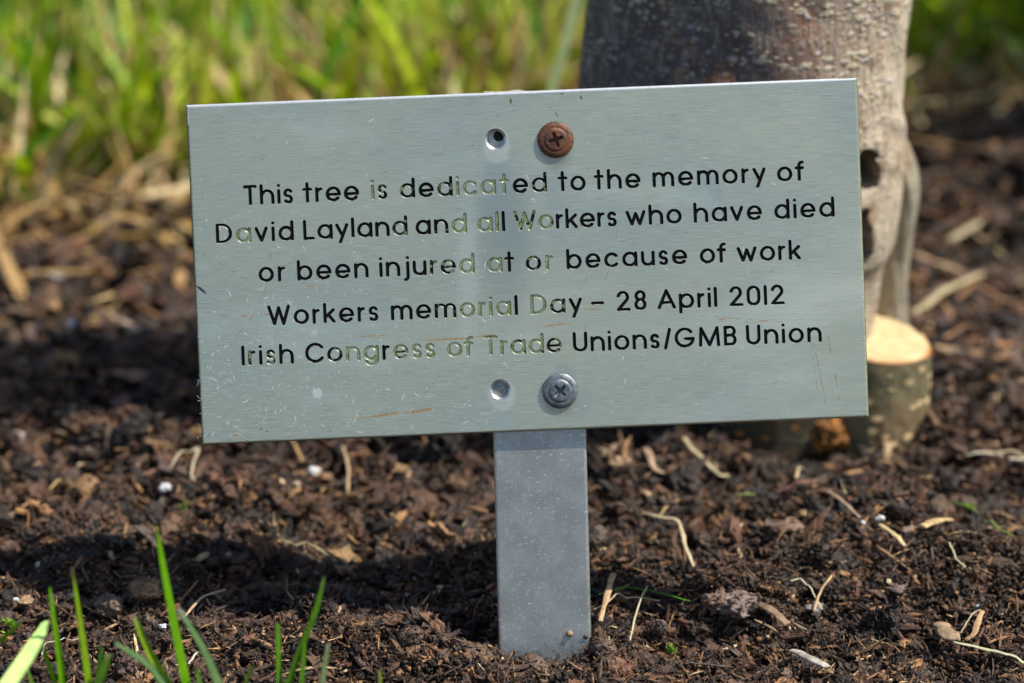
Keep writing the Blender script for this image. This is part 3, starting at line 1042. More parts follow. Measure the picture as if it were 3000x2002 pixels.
rows = [(1560, 1950, 2560), (1400, 1965, 2535), (1200, 1955, 2536), (950, 1905, 2562), (780, 1840, 2592), (690, 1800, 2622), (600, 1760, 2640),
        (450, 1705, 2645), (270, 1692, 2645), (0, 1735, 2660), (-200, 1750, 2672), (-600, 1775, 2650)]
path, rad = [], []
for py, xl, xr in rows:
    a, b = at_y(xl, py, YT), at_y(xr, py, YT)
    path.append((a + b) / 2)
    rad.append((b[0] - a[0]) / 2)

def hollows(V):
    """sunken knot holes on the side that faces the sign"""
    q = V - CAM
    zc = q @ cF
    px = 1500 + (q @ cR) / zc * D / S
    py = 1001 - (q @ cU) / zc * D / S
    for hx_, hy_, rx, ry, dep in ((2540, 497, 27, 50, 0.022), (2530, 705, 20, 66, 0.016)):
        e = np.sqrt(((px - hx_) / rx) ** 2 + ((py - hy_) / ry) ** 2) + 0.4 * vnoise(px / 20, py / 24, 3)
        k = np.where(V[:, 1] < YT, np.clip(1.15 - e, 0, 0.6) / 0.6, 0)
        V[:, 1] += dep * np.sqrt(k)
        V[:, 0] -= 0.004 * k
    return V


last = path[-1]
for dz, dx, r in ((0.25, 0.01, 0.050), (0.6, 0.0, 0.044), (1.0, -0.03, 0.036), (1.5, 0.01, 0.024), (1.9, 0.03, 0.010)):
    path.append(last + np.array([dx, 0.0, dz]))
    rad.append(r)
V, F = tube(path, rad, 260, 26, 0.018, 5, 0.92, scale_n=0.02)
V = hollows(V)
tree.location = (float(path[1][0]), YT, 0)
toff = np.array(tree.location)
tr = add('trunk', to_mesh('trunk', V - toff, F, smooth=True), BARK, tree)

# a shoot growing up beside the trunk, its foot hidden by the sawn stub
pts = [at_y(x, y, YT + 0.016) for x, y in ((2585, 1180), (2600, 1060), (2605, 950), (2612, 800), (2628, 690), (2634, 560), (2606, 450), (2550, 360))]
V, F = tube(pts, [r * 0.000123 for r in (64, 62, 56, 50, 50, 60, 62, 50)], 40, 10, 0.10, 9)
add('side_shoot', to_mesh('side_shoot', V - toff, F, smooth=True), BARK3, tree)
# sawn stub
ztop = 0.036
ctr = at_z(2556, 990, ztop)
rs = 0.0212
nu, nv = 96, 60
ang = np.arange(nu) * 2 * math.pi / nu
hv = np.linspace(-0.02, 1.0, nv)
kx = 1 + 0.03 * vnoise(np.cos(ang) * 2, np.sin(ang) * 2, 4)
sv = []
for t in hv:
    r = rs * (1.04 - 0.05 * max(t, 0)) * kx * (1 + 0.012 * vnoise(np.cos(ang) * 9, np.sin(ang) * 9 + t * 8, 6))
    x, y = r * np.cos(ang), r * np.sin(ang)
    zt = ztop - 0.13 * x + 0.05 * y
    sv.append(np.column_stack([x, y, np.where(t < 0, -0.02, zt * max(t, 0))]))
sv = np.concatenate(sv)
stub = add('sawn_stub', to_mesh('sawn_stub', sv, [grid_faces(nu, nv, True)], smooth=True), BARK2, tree)
stub.location = Vector((ctr[0], ctr[1], 0)) - tree.location
stub['label'] = 'short sawn-off limb with a pale fresh cut'
nrr = 26
cv = []
rim = sv[-nu:]
for k in range(1, nrr + 1):
    f = k / nrr
    q = rim.copy()
    q[:, :2] *= f * 0.985
    q[:, 2] = ztop - 0.13 * q[:, 0] + 0.05 * q[:, 1] + 0.0004 + 0.0005 * vnoise(q[:, 0] / 0.003, q[:, 1] / 0.0012, 8) - 0.0009 * (k == nrr)
    cv.append(q)
cv = np.concatenate(cv + [np.array([[0, 0, ztop + 0.0004]])])
i = np.arange(nu)
m = Nodes('fresh_cut_wood')
c = m.coord()
n1, n2 = m.noise(m.coord((1, 5, 1)), 160, 4), m.noise(c, 500, 4)
col = m.mix(m.ramp(n1, 0.35, 0.7), (0.46, 0.345, 0.17), (0.64, 0.53, 0.31))
wv = m.n('TexWave', wave_type='RINGS', rings_direction='Z')
m.l(c, wv.inputs['Vector'])
for k_, v_ in (('Scale', 260), ('Distortion', 3.0), ('Detail', 3), ('Detail Scale', 1.5)):
    wv.inputs[k_].default_value = v_
col = m.mix(m.ramp(wv.outputs['Fac'], 0.5, 0.95, 0, 0.6), col, (0.34, 0.22, 0.09))
ln = m.n('VectorMath', operation='LENGTH')
sepc = m.coord((1, 1, 0))
m.l(sepc, ln.inputs[0])
rim_m = m.ramp(m.math('ADD', ln.outputs['Value'], m.math('MULTIPLY', n2, 0.004)), 0.0214, 0.0224)
col = m.mix(rim_m, col, (0.42, 0.16, 0.03))
m.set(Base_Color=col, Roughness=0.7)
m.bump(n1, 0.3, 0.0004)
add('cut_face', to_mesh('cut_face', cv, [np.stack([np.full(nu, len(cv) - 1), i, (i + 1) % nu], 1), grid_faces(nu, nrr, True)[:, ::-1]], smooth=True), m.m, stub)
# torn orange wood where the stub joined the trunk
ORANGE = simple('torn_orange_wood', (0.07, 0.03, 0.01), 0.75, 0, (0.48, 0.19, 0.025), 330, 1.0, 0.002)
pts = [at_y(x, y, float(ctr[1]) - 0.016) for x, y in ((2365, 1330), (2400, 1295), (2430, 1262), (2450, 1210))]
V, F = tube(pts, [0.004, 0.0065, 0.0075, 0.005], 32, 10, 0.3, 21, scale_n=0.004)
add('torn_wood', to_mesh('torn_wood', V - toff, F, smooth=True), ORANGE, tree)

# ------------------------------------------------------------------ bark mulch (ground cover)
def ico(sub):
    t = (1 + 5 ** .5) / 2
    v = np.array([(-1, t, 0), (1, t, 0), (-1, -t, 0), (1, -t, 0), (0, -1, t), (0, 1, t), (0, -1, -t), (0, 1, -t), (t, 0, -1), (t, 0, 1), (-t, 0, -1), (-t, 0, 1)], float)
    v /= np.linalg.norm(v[0])
    f = [(0, 11, 5), (0, 5, 1), (0, 1, 7), (0, 7, 10), (0, 10, 11), (1, 5, 9), (5, 11, 4), (11, 10, 2), (10, 7, 6), (7, 1, 8),
         (3, 9, 4), (3, 4, 2), (3, 2, 6), (3, 6, 8), (3, 8, 9), (4, 9, 5), (2, 4, 11), (6, 2, 10), (8, 6, 7), (9, 8, 1)]
    v = [tuple(p) for p in v]
    for _ in range(sub):
        mid, nf = {}, []

        def mp(a, b):
            k = (min(a, b), max(a, b))
            if k not in mid:
                p = (np.array(v[a]) + np.array(v[b])) / 2
                v.append(tuple(p / np.linalg.norm(p)))
                mid[k] = len(v) - 1
            return mid[k]
        for a, b, c in f:
            ab, bc, ca = mp(a, b), mp(b, c), mp(c, a)
            nf += [(a, ab, ca), (b, bc, ab), (c, ca, bc), (ab, bc, ca)]
        f = nf
    return np.array(v), np.array(f)


def proto_crumb(sub, rough, seed):
    r = np.random.default_rng(seed)
    v, f = ico(sub)
    v = v * (1 + rough * r.uniform(-1, 1, (len(v), 1)))
    v = v * r.uniform(0.6, 1.2, 3) + 0.10 * r.uniform(-1, 1, v.shape)
    return v, f


def proto_flake(seed, n=13):
    """thin ragged bark flake, unit half-length along x"""
    r = np.random.default_rng(seed)
    a = np.arange(n) * 2 * math.pi / n + r.uniform(-.2, .2, n)
    rad_ = r.uniform(0.45, 1.1, n)
    asp = r.uniform(0.22, 0.62)
    o = np.column_stack([np.cos(a) * rad_, np.sin(a) * rad_ * asp])
    inn = o * 0.55
    th = r.uniform(0.07, 0.2)
    bend = r.uniform(-.35, .35)
    def z(q, s_):
        return bend * q[:, 0] ** 2 + 0.25 * r.uniform(-1, 1) * q[:, 1] + s_ * th + 0.07 * r.uniform(-1, 1, len(q))
    V = np.concatenate([np.column_stack([inn, z(inn, 1)]), np.column_stack([o, z(o, .6)]), np.column_stack([o * .97, z(o, -.7)]),
                        [[0, 0, th * 1.1], [0, 0, -th]]])
    i = np.arange(n)
    j = (i + 1) % n
    F = [np.stack([np.full(n, 3 * n), i, j], 1)]
    for b in (0, n):
        F += [np.stack([b + i, b + n + i, b + n + j], 1), np.stack([b + i, b + n + j, b + j], 1)]
    F.append(np.stack([np.full(n, 3 * n + 1), 2 * n + j, 2 * n + i], 1))
    return V, np.concatenate(F)


def proto_splinter(seed, k=6, n=5):
    r = np.random.default_rng(seed)
    x = np.linspace(-1, 1, k)
    w = r.uniform(0.03, 0.12) * (1 - 0.7 * np.abs(x) ** 3)
    c1, c2 = r.uniform(-.13, .13, 2)
    a = np.arange(n) * 2 * math.pi / n
    V = []
    for i in range(k):
        rr = w[i] * r.uniform(.65, 1.25, n)
        V.append(np.column_stack([np.full(n, x[i]) + r.uniform(-.05, .05, n), c1 * x[i] ** 2 + rr * np.cos(a), c2 * x[i] ** 2 + rr * np.sin(a) * .6]))
    V = np.concatenate(V + [np.array([[-1.03, c1, c2], [1.03, c1, c2]])])
    q = grid_faces(n, k, True)
    F = np.concatenate([q[:, [0, 1, 2]], q[:, [0, 2, 3]]])
    i = np.arange(n)
    F = np.concatenate([F, np.stack([np.full(n, k * n), (i + 1) % n, i], 1), np.stack([np.full(n, k * n + 1), (k - 1) * n + i, (k - 1) * n + (i + 1) % n], 1)])
    return V, F


PAL = np.array([(.011, .0062, .0032), (.023, .0125, .0062), (.064, .035, .0185), (.108, .056, .028), (.27, .155, .065), (.090, .064, .046), (.46, .36, .20)])
MESHV, MESHF, MESHT = [], [], []
NB = 0


def scatter(protos, pos, size, tint, flat, zsq=1.0):
    global NB
    N = len(pos)
    yaw = RNG.uniform(0, 2 * math.pi, N)
    t1, t2 = RNG.normal(0, flat, N), RNG.normal(0, flat, N)
    which = RNG.integers(0, len(protos), N)
    for p, (pv_, pf_) in enumerate(protos):
        idx = np.nonzero(which == p)[0]
        if not len(idx):
            continue
        cy_, sy_ = np.cos(yaw[idx]), np.sin(yaw[idx])
        ca, sa = np.cos(t1[idx]), np.sin(t1[idx])
        cb, sb = np.cos(t2[idx]), np.sin(t2[idx])
        v = pv_[None] * size[idx][:, None, None]
        x, y, z = v[..., 0], v[..., 1], v[..., 2] * zsq
        x, z = x * ca[:, None] + z * sa[:, None], -x * sa[:, None] + z * ca[:, None]
        y, z = y * cb[:, None] - z * sb[:, None], y * sb[:, None] + z * cb[:, None]
        x, y = x * cy_[:, None] - y * sy_[:, None], x * sy_[:, None] + y * cy_[:, None]
        V = np.stack([x, y, z], -1) + pos[idx][:, None, :]
        k = pv_.shape[0]
        F = pf_[None] + (NB + np.arange(len(idx)) * k)[:, None, None]
        MESHV.append(V.reshape(-1, 3).astype(np.float32))
        MESHF.append(F.reshape(-1, 3).astype(np.int32))
        MESHT.append(np.repeat(tint[idx], k, axis=0).astype(np.float32))
        NB += len(idx) * k


def places(N, y0, y1, margin=0.05, zlo=0.0, zhi=0.0012, power=1.0):
    y = y0 + (y1 - y0) * RNG.uniform(0, 1, N) ** power
    hw = 0.1525 * (1 + y * 0.93 / 0.762) + margin
    x = RNG.uniform(-1, 1, N) * hw
    z = height(x, y) + RNG.uniform(zlo, zhi, N)
    p = np.column_stack([x, y, z])
    keep = ~((np.abs(x) < 0.0145) & (y > -0.0018) & (y < 0.008))
    keep &= np.hypot(x - ctr[0], y - ctr[1]) > 0.026
    keep &= np.hypot(x - tree.location[0], y - YT) > 0.041
    return p[keep]


def tints(N, w):
    w = np.array(w, float)
    i = RNG.choice(len(PAL), N, p=w / w.sum())
    return PAL[i] * np.array([.92, .85, .84]) * RNG.uniform(0.65, 1.3, (N, 1)) * RNG.uniform(0.93, 1.07, (N, 3))


W_DARK = (38, 32, 18, 8, 2.5, 4, .5)
W_MIX = (26, 27, 23, 14, 5.5, 5, 1.0)
W_CHIP = (8, 18, 28, 25, 8, 9, 1.2)
crumbs0 = [proto_crumb(0, .35, s) for s in range(12)]
crumbs1 = [proto_crumb(1, .30, s) for s in range(40, 60)]
crumbs2 = [proto_crumb(2, .20, s) for s in range(80, 94)]
flakes = [proto_flake(s) for s in range(100, 140)]
splints = [proto_splinter(s) for s in range(200, 230)]
SMALL = places(62000, -0.045, 0.10, 0.02, 0, 0.0036)
scatter(crumbs0, SMALL, RNG.uniform(.0003, .0009, len(SMALL)), tints(len(SMALL), W_MIX), 1.0)
p = places(9000, -0.045, 0.24, 0.02, 0, 0.0018)
scatter(crumbs1, p, RNG.uniform(.0007, .0018, len(p)), tints(len(p), W_DARK), 0.8)
clods = [proto_crumb(3, .22, s) for s in range(300, 312)]
p = places(230, -0.045, 0.25, 0.02, -0.001, 0.002)
scatter(clods, p, RNG.uniform(.003, .0062, len(p)), tints(len(p), (30, 35, 20, 4, 0, 3, 0)), 0.6)
p = places(900, -0.045, 0.25, 0.02, -0.001, 0.0015)
scatter(crumbs2, p, RNG.uniform(.0018, .0042, len(p)), tints(len(p), W_DARK), 0.6)
p = places(17500, -0.045, 0.28, 0.02, 0, 0.003)
scatter(flakes, p, RNG.uniform(.0012, .0034, len(p)), tints(len(p), W_CHIP), 0.55)
p = places(4200, -0.045, 0.30, 0.03, 0.001, 0.004)
scatter(flakes, p, RNG.uniform(.0026, .0062, len(p)), tints(len(p), W_CHIP), 0.38)
p = places(23000, -0.045, 0.28, 0.02, 0.0005, 0.004)
scatter(splints, p, RNG.uniform(.0012, .0050, len(p)), tints(len(p), (12, 20, 24, 15, 20, 4, 6)), 0.6)
p = places(900, -0.045, 0.30, 0.02, 0.001, 0.004)
scatter(splints, p, RNG.uniform(.004, .008, len(p)), tints(len(p), (14, 22, 24, 16, 12, 4, 5)), 0.4)
# farther back, larger pieces are enough
p = places(7000, 0.06, 0.32, 0.04, -0.001, 0.004)
scatter(flakes, p, RNG.uniform(.0035, .0085, len(p)), tints(len(p), (14, 24, 28, 22, 6, 8, 1)), 0.5)
p = places(350, 0.06, 0.34, 0.04, -0.001, 0.003)
scatter(crumbs2, p, RNG.uniform(.003, .0075, len(p)), tints(len(p), W_DARK), 0.6)
p = places(11000, 0.24, 0.72, 0.10, 0, 0.003)
scatter(crumbs1, p, RNG.uniform(.0015, .004, len(p)), tints(len(p), W_DARK), 0.8)
p = places(9000, 0.20, 0.72, 0.10, 0.001, 0.006)
scatter(flakes, p, RNG.uniform(.004, .011, len(p)), tints(len(p), W_CHIP), 0.4)
p = places(2500, 0.20, 0.72, 0.10, 0.001, 0.006)
scatter(splints, p, RNG.uniform(.006, .018, len(p)), tints(len(p), (8, 16, 18, 12, 30, 6, 10)), 0.35)
# thinner litter beyond the picture's edges
q = np.column_stack([RNG.uniform(-0.9, 0.9, 16000), RNG.uniform(-0.5, 0.7, 16000), np.zeros(16000)])
hw_ = 0.1525 * (1 + q[:, 1] * 0.93 / 0.762) + 0.03
q = q[(np.abs(q[:, 0]) > hw_) | (q[:, 1] < -0.05)]
q[:, 2] = height(q[:, 0], q[:, 1]) + 0.001
scatter(flakes, q, RNG.uniform(.003, .009, len(q)), tints(len(q), W_CHIP), 0.4)
MV, MF, MT = np.concatenate(MESHV), np.concatenate(MESHF), np.concatenate(MESHT)
add('bark_mulch', to_mesh('bark_mulch', MV, [MF], MT), BARK_CHIP, kind='stuff')

# ------------------------------------------------------------------ grass behind
def blades(base, L, az, lean, curve, width, tint, nseg=6, tipdark=0.0):
    N = len(base)
    t = np.linspace(0, 1, nseg + 1)[None, :]
    hor = L[:, None] * (lean[:, None] * t + curve[:, None] * t ** 2)
    ver = L[:, None] * t * np.sqrt(np.clip(1 - (lean[:, None] + curve[:, None] * t * .8) ** 2, 0.03, 1))
    d = np.stack([np.cos(az), np.sin(az)], -1)
    P = np.stack([base[:, None, 0] + hor * d[:, None, 0], base[:, None, 1] + hor * d[:, None, 1], base[:, None, 2] + ver], -1)
    tw = az + math.pi / 2 + RNG.normal(0, .5, N)
    side = np.stack([np.cos(tw), np.sin(tw), RNG.normal(0, .2, N)], -1)
    w = width[:, None] * np.clip(1.05 - t ** 2.2, 0.03, 1) * 0.5
    V = np.stack([P + side[:, None] * w[..., None], P - side[:, None] * w[..., None]], 2)
    k = (nseg + 1) * 2
    q = np.array([[2 * i, 2 * i + 1, 2 * i + 3, 2 * i + 2] for i in range(nseg)])
    F = q[None] + (np.arange(N) * k)[:, None, None]
    return V.reshape(-1, 3), F.reshape(-1, 4), np.repeat(tint, k, axis=0)


def edge_y(x):
    """where the mulch gives way to grass"""
    return 0.50 + 0.10 * np.clip((x + 0.03) / 0.15, -1, 1) + 0.035 * vnoise(x / 0.05, x * 0 + 2.2, 3)


def lawn(N, ymax, xw, Lr, wr, cols, lean, curve, thin=0.0, seedn=0, left=None):
    x = RNG.uniform(-xw, xw, N)
    y = edge_y(x) + thin + (ymax - edge_y(x)) * RNG.uniform(0, 1, N) ** 1.35
    clump = vnoise(x / 0.045, y / 0.045, 20 + seedn)
    k = clump > RNG.uniform(-1.3, 0.25, N) * 0.9
    x, y = x[k], y[k]
    n = len(x)
    b = np.column_stack([x, y, height(x, y) - 0.003])
    c = np.array(cols)[RNG.integers(0, len(cols), n)] * RNG.uniform(.75, 1.3, (n, 1))
    return blades(b, RNG.uniform(*Lr, n), RNG.uniform(0, 6.28, n), np.abs(RNG.normal(lean, .12, n)), RNG.normal(curve, .2, n), RNG.uniform(*wr, n), c)


GREENS = [(.20, .37, .003), (.29, .44, .004), (.38, .48, .008), (.07, .22, .004), (.22, .30, .006), (.48, .52, .06)]
DARKG = [(.03, .13, .01), (.05, .17, .012), (.04, .15, .02)]
TANS = [(.40, .26, .09), (.50, .36, .15), (.30, .18, .06), (.56, .45, .25), (.20, .11, .04)]


def tall(n):
    """unseen tall tufts, added at the side to shade the background"""
    x, y = RNG.uniform(.33, .85, n), RNG.uniform(.44, 1.05, n)
    return blades(np.column_stack([x, y, height(x, y) - .003]), RNG.uniform(.26, .50, n), RNG.uniform(0, 6.28, n), np.abs(RNG.normal(.12, .08, n)),
                  RNG.normal(.25, .15, n), RNG.uniform(.006, .012, n), np.array(DARKG + GREENS)[RNG.integers(0, 6, n)])


parts = [lawn(12000, 1.5, 0.75, (.03, .10), (.0035, .0085), GREENS, .26, .38, 0.01, 1),
         tall(1500),  # added out of view to cast shade on the right background
         lawn(1200, 1.5, 0.75, (.05, .12), (.006, .012), DARKG, .25, .35, 0.14, 2),
         lawn(900, 1.1, 0.7, (.03, .08), (.008, .018), [(.20, .40, .10), (.26, .44, .16)], .5, .4, 0.12, 3)]
off = 0
GV, GF, GT = [], [], []
for v, f, t in parts:
    GV.append(v); GF.append(f + off); GT.append(t)
    off += len(v)
add('grass', to_mesh('grass', np.concatenate(GV), [np.concatenate(GF)], np.concatenate(GT)), GRASS, kind='stuff')
# dead, flattened grass between the blades and along the edge of the bed
n = 9000
x = RNG.uniform(-.75, .75, n)
y = edge_y(x) + RNG.normal(0.07, .06, n)
k = (vnoise(x / .06, y / .06, 44) > RNG.uniform(-1, .7, n)) & ((x < .13) | (RNG.uniform(0, 1, n) < .4))
x, y = x[k], y[k]
n = len(x)
v1 = blades(np.column_stack([x, y, height(x, y) + RNG.uniform(0, .012, n)]), RNG.uniform(.02, .075, n), RNG.uniform(0, 6.28, n),
            np.clip(RNG.normal(.75, .25, n), 0, 1.05), RNG.normal(0, .25, n), RNG.uniform(.002, .006, n),
            np.array(TANS)[RNG.integers(0, 5, n)] * RNG.uniform(.7, 1.25, (n, 1)))
n = 2400
x = RNG.uniform(-.6, .6, n)
y = edge_y(x) + RNG.uniform(0.0, .5, n)
k = (x < .13) | (RNG.uniform(0, 1, n) < .25)
x, y = x[k], y[k]
n = len(x)
v2 = blades(np.column_stack([x, y, height(x, y)]), RNG.uniform(.03, .08, n), RNG.uniform(0, 6.28, n), np.abs(RNG.normal(.3, .25, n)), RNG.normal(.2, .25, n),
            RNG.uniform(.002, .006, n), np.array(TANS)[RNG.integers(0, 5, n)])
n = 1100
x = RNG.uniform(-.6, .6, n)
y = edge_y(x) - np.abs(RNG.normal(0, .065, n))
k = vnoise(x / .05, y / .05, 47) > RNG.uniform(-1, .9, n)
x, y = x[k], y[k]
n = len(x)
v3 = blades(np.column_stack([x, y, height(x, y) + RNG.uniform(.002, .008, n)]), RNG.uniform(.02, .07, n), RNG.uniform(0, 6.28, n),
            np.clip(RNG.normal(.97, .06, n), 0, 1.05), RNG.normal(0, .1, n), RNG.uniform(.002, .006, n),
            np.array(TANS)[RNG.integers(0, 5, n)] * RNG.uniform(.7, 1.2, (n, 1)))
b1, b2_ = len(v1[0]), len(v1[0]) + len(v2[0])
add('dry_grass', to_mesh('dry_grass', np.concatenate([v1[0], v2[0], v3[0]]), [np.concatenate([v1[1], v2[1] + b1, v3[1] + b2_])], np.concatenate([v1[2], v2[2], v3[2]])), STRAW, kind='stuff')

# ------------------------------------------------------------------ single things lying on the mulch
def resample(P, n):
    P = np.array(P, float)
    d = np.concatenate([[0], np.cumsum(np.linalg.norm(np.diff(P, axis=0), axis=1))])
    s = np.linspace(0, d[-1], n)
    Q = np.column_stack([np.interp(s, d, P[:, i]) for i in range(P.shape[1])])
    Q[1:-1] = (Q[:-2] + 4 * Q[1:-1] + Q[2:]) / 6
    return Q


def thing_mesh(name, V, F, tint, mat, label, cat, group=None, smooth=True, bend=None):
    V = np.asarray(V)
    o3 = np.array([V[:, 0].mean(), V[:, 1].mean(), V[:, 2].min()])
    t = np.tile(np.array(tint, float), (len(V), 1)) if np.ndim(tint) == 1 else tint
    o = add(name, to_mesh(name, V - o3, F if isinstance(F, list) else [F], t, smooth=smooth), mat)
    o.location = o3
    o['label'], o['category'] = label, cat
    if group:
        o['group'] = group
    return o


def stalk(name, pts, wpx, tint, label, cat, lift=0.0035, flat=0.45, mat=None, taper=0.75, group=None, arch=0.0, seed=0, n=16):
    P = resample([on_ground(x, y, 0.001) for x, y in pts], n)
    P = P.copy()
    P[:, :2] += 0.00018 * np.column_stack([vnoise(np.arange(n) * .8, np.full(n, seed * 1.7), 5), vnoise(np.arange(n) * .8, np.full(n, seed * 1.7), 6)])
    sc = S * (P[:, 1].mean() * .93 + D) / D
    s = np.linspace(0, 1, n)
    base = hmax(P[:, 0], P[:, 1])
    z0, z1 = base[0] + lift, base[-1] + lift
    P[:, 2] = np.maximum(z0 + (z1 - z0) * s, base + lift * .75) + arch * np.sin(s * math.pi)
    r = wpx * sc / 2 * (0.92 if mat is WOODCHIP else 0.66) * (taper + (1 - taper) * np.sin(s * math.pi * .8 + .3)) * (1 + .22 * vnoise(s * 7, s * 0 + seed, 2))
    T = np.gradient(P, axis=0)
    T /= np.linalg.norm(T, axis=1)[:, None]
    A = np.cross(T, [0, 0, 1.0])
    A /= np.linalg.norm(A, axis=1)[:, None] + 1e-9
    B = np.cross(A, T)
    k = 10
    an = np.arange(k) * 2 * math.pi / k
    V = P[:, None] + (A[:, None] * np.cos(an)[None, :, None] + B[:, None] * np.sin(an)[None, :, None] * flat) * r[:, None, None]
    V = np.concatenate([V.reshape(-1, 3), [P[0], P[-1]]])
    i = np.arange(k)
    b = (n - 1) * k
    F = [grid_faces(k, n, True), np.stack([np.full(k, n * k), (i + 1) % k, i], 1), np.stack([np.full(k, n * k + 1), b + i, b + (i + 1) % k], 1)]
    return thing_mesh(name, V, F, tint, mat or STRAW, label, cat, group)


